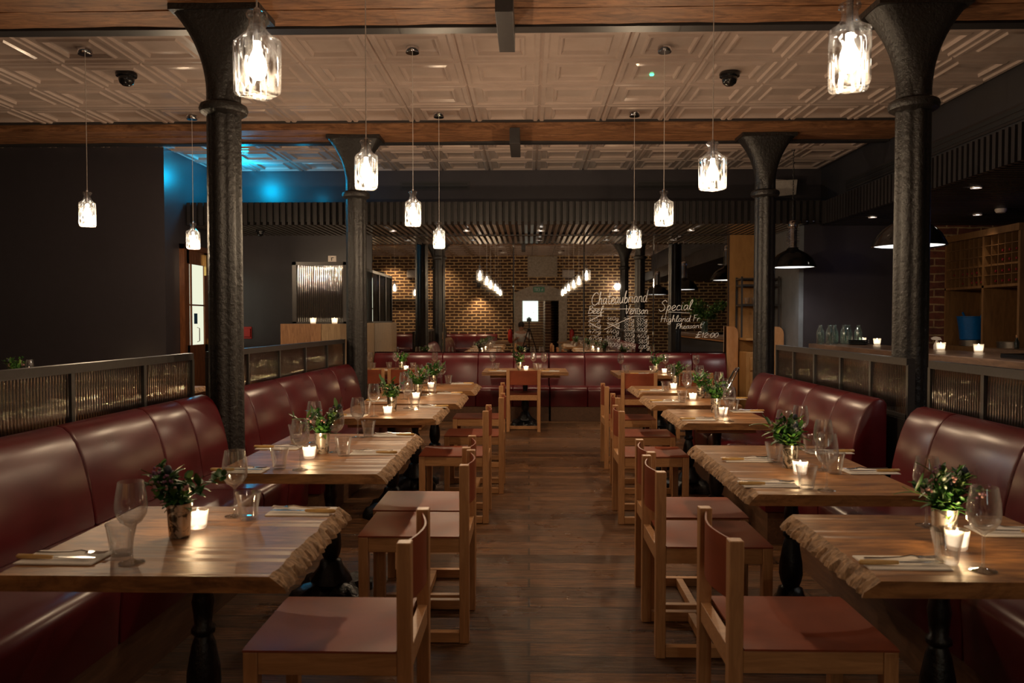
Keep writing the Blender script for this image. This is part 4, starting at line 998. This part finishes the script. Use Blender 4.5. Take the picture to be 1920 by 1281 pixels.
# ------------------------------------------------------------------ service cabinet right of the mirrors
r = thing('service_cabinet', 'honey timber service cabinet with drawers right of the mirrors', 'cabinet', (0, 0, 0))
MB().box(2.94, 3.595, 11.42, 11.46, 0.0, 2.655).build('tall_panel', M['ply'], r, smooth=False)
MB().box(3.07, 3.59, 10.98, 11.41, 0, 0.955).build('body', M['ply'], r, bevel=.004)
for z0, z1 in ((.70, .88), (.48, .67), (.12, .45)):
    MB().box(3.12, 3.56, 10.955, 10.979, z0, z1).build('drawer', M['ply'], r, bevel=.004)
MB().box(3.07, 3.56, 11.0, 11.41, 1.12, 1.15).build('shelf', M['ply'], r, bevel=.003)
for x0, lbl in ((2.885, 'near board'), (3.40, 'far board')):
    pts = [(0, 0), (.165, 0), (.165, 1.22), (.155, 1.26), (.135, 1.295), (.10, 1.315), (0, 1.32)] if x0 < 3 else [(0, .0), (.165, 0), (.165, 1.22), (.155, 1.26), (.135, 1.295), (.10, 1.315), (0, 1.32)]
    y = 11.34 if x0 < 3 else 10.90
    mb = MB(); n = len(pts); mb.add([(x0 + p[0], y, p[1]) for p in pts] + [(x0 + p[0], y + .04, p[1]) for p in pts], [tuple(range(n)), tuple(range(2 * n - 1, n - 1, -1))] + [(k, k + n, (k + 1) % n + n, (k + 1) % n) for k in range(n)])
    mb.build('upright_board', M['oak'], r, bevel=.003)
r = thing('pipe_rack', 'black steel pipe rack with glass shelves on the cabinet panel', 'rack', (0, 0, 0))
mb = MB()
for x in (3.03, 3.55):
    for y in (11.1, 11.39): mb.box(x - .012, x + .012, y - .012, y + .012, 1.16, 2.03)
for z in (1.62, 1.90, 2.0):
    for y in (11.1, 11.39): mb.box(3.03, 3.55, y - .01, y + .01, z - .01, z + .01)
    for x in (3.03, 3.55): mb.box(x - .01, x + .01, 11.1, 11.39, z - .01, z + .01)
mb.build('frame', M['steel'], r, smooth=False)
MB().box(3.04, 3.54, 11.1, 11.39, 1.632, 1.64).box(3.04, 3.54, 11.1, 11.39, 1.912, 1.92).build('shelf', M['steel'], r)
for i, x in enumerate((3.12, 3.22, 3.32)):
    place('tumbler', (x, 11.16, 1.6402), 0, 'tumbler on the pipe rack shelf, %s of three' % ('left', 'middle', 'right')[i])
# ------------------------------------------------------------------ bar
r = thing('bar_counter', 'long dark timber bar counter along the right side', 'bar', (0, 0, 0))
mb = MB().box(3.72, 4.42, 2.2, 10.38, 1.02, 1.10); mb.build('bar_top', M['bartop'], r, bevel=.008)
MB().box(3.76, 3.80, 2.2, 10.36, 0.985, 1.018).build('led_lit_trim', M['ledtrim'], r)
MB().box(3.86, 4.30, 2.3, 10.35, 0, 1.015).build('bar_front', M['charcoal2'], r, smooth=False)
for px, py, t in ((1631, 645, 'second from its far end'), (1661, 647, 'partly behind the near right column'), (1764, 657, 'right of the column'), (1842, 661, 'nearest the right edge')):
    c = at(px, py, 1.10); place('votive', (min(max(c.x, 3.8), 4.35), c.y, 1.1005), 0, 'lit votive candle on the bar, ' + t, sc=(1.4,) * 3)
def carafe():
    o = MB().lathe([(0, 0), (.036, 0), (.04, .006), (.041, .12), (.036, .15), (.022, .175), (.018, .19), (.021, .20), (.024, .205), (.020, .205), (.016, .188), (.034, .148), (.038, .12), (.037, .012), (0, .010)], 24).build('water_carafe', M['water'])
    return tag(o, 'x', 'carafe', 'glass carafes on the bar')
PROTO['carafe'] = [carafe(), False]
for i, x in enumerate((3.78, 3.865, 3.96, 4.05, 4.14, 4.23)):
    place('carafe', (x, 10.12 - (i % 2) * .09, 1.1005), 0, 'empty glass carafe at the far end of the bar, %s' % ('leftmost', 'second from left', 'third from left', 'third from right', 'second from right', 'rightmost')[i], sc=(1.2, 1.2, 1.2))
def plates(x, y, z, n, label, R_=.13):
    mb = MB()
    r = thing('stacked_dish', label, 'dishes', (x, y, z))
    for k in range(n):
        MB().lathe([(0, k * .022), (R_ * .7, k * .022), (R_, k * .022 + .014), (R_, k * .022 + .018), (R_ * .7, k * .022 + .006), (0, k * .022 + .006)], 24).build('dish', M['black'], r)
plates(4.12, 9.78, 1.1005, 3, 'stack of black dishes on the bar in front of the carafes')
r = thing('bar_tray', 'black ribbed tray lying on the bar at the right edge', 'tray', (4.08, 6.15, 1.1005))
MB().box(-.2, .2, -.3, .3, 0, .012).box(-.2, -.185, -.3, .3, .012, .04).box(.185, .2, -.3, .3, .012, .04).box(-.2, .2, -.3, -.285, .012, .04).box(-.2, .2, .285, .3, .012, .04).build('tray_body', M['black'], r, bevel=.004)
r = thing('spray_bottle', 'pale trigger spray bottle lying on the bar', 'spray bottle', (4.30, 8.25, 1.1005))
MB().lathe([(0, 0), (.03, 0), (.032, .01), (.032, .05), (.014, .085), (.012, .10), (0, .10)], 16).build('bottle_body', M['white'], r)
MB().add([(-.06, -.01, .125), (-.02, -.012, .14), (.03, -.012, .13), (.05, -.01, .10), (.015, -.01, .10), (-.05, -.01, .105), (-.06, .01, .125), (-.02, .012, .14), (.03, .012, .13), (.05, .01, .10), (.015, .01, .10), (-.05, .01, .105)], [(0, 1, 2, 3, 4, 5), (11, 10, 9, 8, 7, 6)] + [(k, k + 6, (k + 1) % 6 + 6, (k + 1) % 6) for k in range(6)]).build('trigger_head', M['white'], r)
r = thing('paper_roll', 'white paper roll standing behind the bar at the right edge', 'paper roll', (5.52, 8.50, 1.0995))
MB().lathe([(.02, 0), (.07, 0), (.07, .25), (.02, .25)], 24).build('roll', M['paper'], r)
r = thing('oil_bottle', 'small corked bottle behind the bar near the paper roll', 'bottle', (5.35, 8.60, 1.0995))
MB().lathe([(0, 0), (.025, 0), (.026, .07), (.012, .10), (.011, .12), (0, .12)], 14).build('bottle_body', M['bottle'], r)
MB().lathe([(0, .12), (.011, .12), (.012, .15), (0, .15)], 10).build('cork', M['oak'], r)
# wine cabinet
r = thing('wine_cabinet', 'tall timber wine cabinet with pigeonhole racks behind the bar', 'cabinet', (0, 0, 0))
X0, X1, Y0, Y1 = 5.50, 5.95, 8.85, 10.38
mb = MB().box(X0, X1 + .4, Y0 - .04, Y0, 0, 2.42).box(X0, X1, Y1 - .03, Y1, 0, 2.42).box(X0 - .03, X1 + .4, Y0 - .06, Y1, 2.42, 2.50).box(X0, X1, 9.50, 9.54, 0, 2.42).box(X1, X1 + .02, Y0, Y1, 0, 2.42).box(X0, X1, Y0, Y1, 1.80, 1.83).box(X0, X1, Y0, Y1, 1.04, 1.08).box(X0, X0 + .03, Y0, Y1, 0, 1.04)
mb.build('carcass', M['cabwood'], r, smooth=False)
def rack(y0, y1, nc, nr):
    mb = MB()
    for i in range(1, nc): y = y0 + (y1 - y0) * i / nc; mb.box(X0 + .01, X0 + .33, y - .004, y + .004, 1.83, 2.42)
    for j in range(1, nr): z = 1.83 + .59 * j / nr; mb.box(X0 + .01, X0 + .33, y0, y1, z - (.011 if j == 2 else .004), z + (.011 if j == 2 else .004))
    mb.build('pigeonhole_rack', M['cabwood'], r, smooth=False); MB().box(X0 + .33, X0 + .34, y0, y1, 1.83, 2.42).build('rack_back', M['slatback'], r)  # near-black back sheet: shade inside the holes put into its colour
rack(9.54, 10.35, 8, 5); rack(8.85, 9.50, 5, 5)
def wb():
    r = thing('wine_bottle', 'x', 'bottle', group='wine bottles lying in the rack')
    m = Matrix.Rotation(-PI / 2, 4, 'Y')
    MB().lathe([(0, .30), (.034, .30), (.036, .28), (.036, .12), (.028, .09), (.014, .06), (.013, .012)], 14, Matrix.Rotation(PI / 2, 4, 'Y')).build('bottle_body', M['bottle'], r)
    MB().lathe([(0, 0), (.014, 0.001), (.0145, .045), (.0138, .05)], 12, Matrix.Rotation(PI / 2, 4, 'Y')).build('foil_cap', M['foil'], r)
    return r
PROTO['winebottle'] = [wb(), False]
spots = [(9.54 + .81 * (i + .5) / 8, j) for i, j in ((0, 0), (1, 1), (2, 1), (3, 1), (4, 1), (1, 0), (4, 0), (2, 0), (6, 1))] + [(8.85 + .65 * (i + .5) / 5, j) for i, j in ((0, 0), (1, 0), (2, 0), (3, 0), (0, 1), (1, 1), (2, 1), (3, 1), (0, 2), (1, 2), (2, 2), (0, 3), (1, 3), (2, 3))]
ORD = ['first', 'second', 'third', 'fourth', 'fifth', 'sixth', 'seventh', 'eighth']
for y, j in spots:
    far = y > 9.5; i = round((10.35 - y) / .81 * 8 - .5) if far else round((9.50 - y) / .65 * 5 - .5)
    place('winebottle', (X0 + .02, y, 1.837 + .118 * j + (.009 if j == 2 else 0) + .037), 0, 'wine bottle in the %s rack, %s row, %s hole from the left' % ('left-hand' if far else 'right-hand', ('bottom', 'second lowest', 'middle', 'second highest')[j], ORD[max(0, i)]))
r = thing('back_counter', 'dark counter along the staff side behind the bar', 'counter', (0, 0, 0))
MB().box(5.1, 5.9, 4.2, 8.80, 1.04, 1.099).build('worktop', M['bartop'], r, bevel=.005); MB().box(5.2, 5.9, 4.3, 8.78, 0, 1.039).build('cupboards', M['charcoal2'], r)
r = thing('blue_bucket', 'blue flexible plastic bucket in the wine cabinet alcove', 'bucket', (5.66, 10.0, 1.16))
MB().lathe([(0, 0), (.135, 0), (.145, .01), (.155, .12), (.18, .29), (.188, .295), (.188, .30), (.172, .30), (.14, .012), (0, .01)], 32, None).build('tub', M['blue'], r)
for s in (-1, 1): MB().tube([(0, s * .17, .27), (0, s * .225, .33), (0, s * .235, .345), (0, s * .225, .35), (0, s * .17, .29)], .010, 8).build('handle', M['blue'], r)
for y, t, z in ((10.0, 'steel pan under the blue bucket', 1.081), (9.2, 'steel pan in the right alcove of the wine cabinet', 1.081)):
    o = thing('steel_pan', t, 'pan', (5.68, y, z)); MB().lathe([(0, 0), (.16, 0), (.165, .005), (.17, .075), (.16, .078), (.0, .078)], 28).build('pan_body', M['stainless'], o)
# folding chrome stand beside the far right bench
r = thing('chrome_stand', 'folded chrome tube stand beside the far right bench end', 'folding stand', (0, 0, 0))
p = [(1.90, 8.15, .80)]
def loop(xa, xb, y, dy):
    pts = []
    for (x, z) in ((xa, .0), (xb - .03 * (1 if xb > xa else -1), .88)):
        pass
    top = [(xa, y, .02), (xb - (xb - xa) * .05, y, .86), (xb, y + .02, .90), (xb + .02, y + .05, .91), (xb, y + .09, .90), (xb - (xb - xa) * .05, y + .11, .86), (xa, y + .11, .02)]
    return top
MB().tube(loop(1.72, 2.18, 8.1, 0), .011, 8).tube(loop(2.2, 1.75, 8.11, 0), .011, 8).build('crossed_tubes', M['chrome'], r)
# ------------------------------------------------------------------ things seen in the mirror
r = thing('door_surround', 'limewashed stone door surround with curved pediment in the brick wall', 'door surround', (0, FY, 0)); r['kind'] = 'structure'
MB().box(DX0 - .28, DX0, 0.001, .08, 0, 2.15).box(DX1, DX1 + .28, 0.001, .08, 0, 2.15).box(DX0 - .28, DX1 + .28, 0.001, .10, DZ, 2.22).build('jambs', M['plaster'], r, bevel=.01)
mb = MB(); n = 16; cx = (DX0 + DX1) / 2; hw = (DX1 - DX0) / 2 + .32
pts = [(cx - hw + 2 * hw * i / n, 2.22 + .06 + .30 * math.sin(PI * i / n)) for i in range(n + 1)]
poly = [(cx - hw, 2.22)] + pts + [(cx + hw, 2.22)]; k = len(poly)
mb.add([(x, .001, z) for x, z in poly] + [(x, .12, z) for x, z in poly], [tuple(range(k)), tuple(range(2 * k - 1, k - 1, -1))] + [(q, q + k, (q + 1) % k + k, (q + 1) % k) for q in range(k)])
mb.build('pediment', M['plaster'], r)
r = thing('exit_sign', 'green exit sign above the doorway seen in the mirror', 'sign', (0.33, FY + .13, 2.42))
MB().box(-.19, .19, 0, .03, -.09, .09).build('sign_box', M['green'], r)
mb = MB()
def flat(pts): mb.tube([(-x, .032, z) for x, z in pts], .007, 4)
for ox, segs in ((-.02, [[(.04, .05), (0, .05), (0, -.05), (.04, -.05)], [(0, 0), (.03, 0)]]), (.035, [[(0, .05), (.04, -.05)], [(.04, .05), (0, -.05)]]), (.09, [[(0, .05), (0, -.05)]]), (.105, [[(0, .05), (.05, .05)], [(.025, .05), (.025, -.05)]])):
    for sg in segs: flat([(ox + x, z) for x, z in sg])
for sg in ([(-.12, .03), (-.11, -.01), (-.14, -.05)], [(-.11, -.01), (-.08, -.05)], [(-.15, .01), (-.12, .025), (-.09, 0)], [(-.118, .05), (-.112, .056)]): flat(sg)
mb.build('lettering', M['chalk'], r)
r = tag(bpy.data.objects.new('window_1', None), kind='structure'); COL.objects.link(r); r.location = (0.0, FY, 0)
MB().box(-.05, .95, 0.001, .06, 2.85, CZ - .03).build('blocked_window_panel', M['plaster'], r)
for x, t in ((-3.9, 'left'), (1.32, 'right')):
    r = thing('wall_speaker', 'white speaker high on the brick wall seen in the mirror, %s one' % t, 'speaker', (x, FY + .01, 2.95))
    MB().box(-.2, .2, 0, .16, -.13, .13).build('cabinet', M['white'], r, bevel=.03)
r = thing('wall_lamp', 'black round wall lamp on the brick wall seen in the mirror', 'wall lamp', (-1.72, FY + .12, 2.78))
MB().ball((0, 0, 0), .13, 16).lathe([(0, -.28), (.07, -.28), (.06, -.12), (0, -.10)], 16).build('head', M['black'], r); MB().box(-.04, .04, -.115, 0, -.04, .04).build('arm', M['black'], r)
light('SPOT', (0, .12, -.33), 130, WARM, r, .03, (math.radians(14), 0, 0), math.radians(110), .9)
r = thing('wall_lamp', 'bright bare wall lamp seen in the mirror over the heading', 'wall lamp', (2.98, FY + .16, 2.52))
MB().ball((0, 0, 0), .10, 14).build('globe', emit('bare_bulb', (1, .96, .88), 30), r); MB().lathe([(0, .06), (.04, .06), (.05, .12), (0, .14)], 12).box(-.02, .02, -.155, 0, .08, .12).build('fitting', M['black'], r)
light('POINT', (0, .12, 0), 9, WARM2, r, .06)
for x, e in ((-4.6, 100), (0.33, 0), (-3.0, 50)):
    if e: light('SPOT', (x, FY + .7, 3.4), e, WARM, None, .05, (math.radians(-25), 0, 0), math.radians(100), .9, name='brick_wash')
r = thing('picture_ledge', 'dark ledge shelf on the brick wall seen in the mirror', 'shelf', (-4.2, FY + .001, 2.05)); MB().box(-1.4, 1.4, 0, .14, 0, .04).build('shelf', M['slat'], r)
r = tag(bpy.data.objects.new('window_2', None), kind='structure'); COL.objects.link(r); r.location = (0, -7.29, 0)
MB().box(-.6, .35, 0, .02, 1.35, 2.6).build('lit_window', emit('lit_window', (.85, 1.0, .9), 1.6), r)
light('POINT', (-.1, -5.3, 2.4), 40, (1, .9, .6), None, .1, name='passage_light')
for x, t in ((-0.66, 'left'), (1.44, 'right')):
    r = thing('fire_extinguisher', 'red fire extinguisher seen in the mirror, %s of the doorway' % t, 'fire extinguisher', (x, FY + .12, .62))
    MB().lathe([(0, 0), (.07, 0), (.078, .012), (.078, .38), (.06, .43), (.025, .45), (.025, .47), (0, .47)], 20).build('cylinder', M['redplastic'], r)
    MB().tube([(0, 0, .46), (0, 0, .52), (.05, .02, .54)], .014, 8).tube([(.02, .03, .48), (.07, .06, .40), (.09, .05, .15)], .010, 8).box(-.02, .02, -.119, -.076, .25, .29).build('valve_and_hose', M['black'], r)
# tables behind the camera seen in the mirror
table('live edge slab table behind the camera on the left, seen in the mirror', -1.40, -0.66, -0.9, 0.3, 1, 31, [0.0])
table('live edge slab table behind the camera on the right, seen in the mirror', 0.89, 1.62, -0.9, 0.3, -1, 32, [0.0])
# tripod and photographer
r = thing('camera_tripod', 'black camera tripod reflected in the central mirror', 'tripod', (0, -0.10, 0))
for k in range(3):
    a = PI / 2 + k * 2 * PI / 3 + PI
    MB().tube([(.03 * math.cos(a), .03 * math.sin(a), 1.12), (.22 * math.cos(a), .22 * math.sin(a), .6), (.42 * math.cos(a), .42 * math.sin(a), 0.008)], [.016, .013, .010], 8).build('leg', M['black'], r)
MB().tube([(0, 0, .8), (0, 0, 1.30)], .014, 8).ball((0, 0, 1.315), .03, 10).lathe([(0, 1.08), (.05, 1.08), (.05, 1.14), (0, 1.14)], 12).build('centre_post', M['black'], r)
b = MB().box(-.07, .07, -.05, .0, 1.345, 1.455).box(-.03, .03, -.045, -.005, 1.455, 1.485).build('camera_body', M['black'], r, bevel=.006)
MB().lathe([(.0, 0), (.035, 0), (.037, .03), (.0, .03)], 20, Matrix.Translation((0, .001, 1.40)) @ Matrix.Rotation(-PI / 2, 4, 'X')).build('lens', M['black'], b)
def person():
    r = thing('person', 'person in a white shirt crouching behind the tripod, seen in the mirror', 'person', (-0.24, -1.0, 0))
    def skin(name, pts, edges, radii, mat, root=0):
        me = bpy.data.meshes.new(name); me.from_pydata(pts, edges, []); me.materials.append(mat)
        o = bpy.data.objects.new(name, me); COL.objects.link(o); o.parent = r
        sk = o.modifiers.new('skin', 'SKIN'); sv = me.skin_vertices[0].data if me.skin_vertices else None
        if sv is None:
            bpy.context.view_layer.objects.active = o
            import bmesh as _b; bm = _b.new(); bm.from_mesh(me); bm.verts.layers.skin.verify(); bm.to_mesh(me); bm.free(); sv = me.skin_vertices[0].data
        for i, q in enumerate(radii): sv[i].radius = (q, q); sv[i].use_root = (i == root)
        sk.use_smooth_shade = True
        s = o.modifiers.new('sub', 'SUBSURF'); s.levels = 1; s.render_levels = 2; return o
    # whole body: pelvis, spine, neck, head, arms, legs; sitting on its heels
    P = [(0, 0, .50), (0, .03, .68), (0, .07, .88), (0, .09, 1.0), (0, .11, 1.07), (0, .13, 1.17), (0, .14, 1.27),
         (-.19, .08, .97), (-.25, .18, .76), (-.10, .42, .86), (.19, .08, .97), (.26, .20, .78), (.12, .44, .90),
         (-.12, .0, .46), (-.18, .40, .50), (-.15, .12, .08), (-.15, .30, .05), (.12, .0, .46), (.18, .42, .48), (.16, .12, .08), (.16, .30, .05)]
    E = [(0, 1), (1, 2), (2, 3), (3, 4), (4, 5), (5, 6), (3, 7), (7, 8), (8, 9), (3, 10), (10, 11), (11, 12), (0, 13), (13, 14), (14, 15), (15, 16), (0, 17), (17, 18), (18, 19), (19, 20)]
    R = [.14, .13, .15, .13, .055, .085, .08, .06, .045, .03, .06, .045, .03, .10, .07, .045, .04, .10, .07, .045, .04]
    skin('body', P, E, R, M['skin'])
    skin('shirt', [P[i] for i in (1, 2, 3, 7, 8, 10, 11)], [(0, 1), (1, 2), (2, 3), (3, 4), (2, 5), (5, 6)], [.150, .168, .145, .075, .06, .075, .06], M['shirt'])
    skin('trousers', [P[i] for i in (1, 0, 13, 14, 15, 17, 18, 19)], [(0, 1), (1, 2), (2, 3), (3, 4), (1, 5), (5, 6), (6, 7)], [.148, .162, .12, .088, .062, .12, .088, .062], M['trousers'], 1)
    MB().ball((0, .125, 1.25), .098, 16, (1, 1.08, 1.1)).build('hair', M['hair'], r)
    f = MB()
    f.ball((0, .235, 1.185), .016, 8, (1, 1, 1.3)).ball((-.092, .14, 1.19), .022, 8, (.5, 1, 1.3)).ball((.092, .14, 1.19), .022, 8, (.5, 1, 1.3)); f.build('face_features', M['skin'], r)
    for s, hx, hy, hz in ((-1, -.09, .46, .87), (1, .11, .48, .91)):
        h = MB(); h.ball((hx, hy, hz), .035, 10, (1, 1.2, .55))
        for q in range(4): h.tube([(hx - .024 + .016 * q, hy + .02, hz), (hx - .024 + .016 * q, hy + .065 + .006 * (q in (1, 2)), hz + .004), (hx - .024 + .016 * q, hy + .085, hz - .018)], [.009, .008, .007], 6)
        h.tube([(hx + s * .03, hy - .01, hz), (hx + s * .05, hy + .02, hz + .01), (hx + s * .045, hy + .045, hz + .01)], [.010, .009, .008], 6)
        h.build('hand', M['skin'], r)
person()
# reflected bar flowers
r = thing('flower_vase', 'large glass jar of branches on the bar, seen in the right mirror', 'flower vase', (4.0, 5.1, 1.1005))
MB().lathe([(0, 0), (.07, 0), (.075, .01), (.075, .22), (.06, .26), (.06, .28), (.057, .28), (.07, .21), (.07, .015), (0, .012)], 24).build('jar', M['water'], r)
random.seed(99); st = MB(); lf = MB()
for k in range(26):
    a = random.uniform(0, 6.28); l = random.uniform(.1, .55); p = Vector((0, 0, .05)); pts = [tuple(p)]
    d = Vector((math.cos(a) * l, math.sin(a) * l, 1)).normalized()
    for s in range(6):
        p = p + d * .13; d = (d + Vector((math.cos(a) * .12, math.sin(a) * .12, -.05))).normalized(); pts.append(tuple(p))
        if s > 1:
            for q in range(9): leafmesh(lf, p + Vector((random.gauss(0, .03), random.gauss(0, .03), random.gauss(0, .03))), Vector((random.gauss(0, 1), random.gauss(0, 1), random.gauss(0, 1))), Vector((0, 0, 1)), .06, .02, random.choice((0, 0, 1)), .2)
    st.tube(pts, .003, 4)
st.build('branches', M['leaf'], r); lf.build('foliage', [M['leaf'], M['leaf2']], r, angle=180)
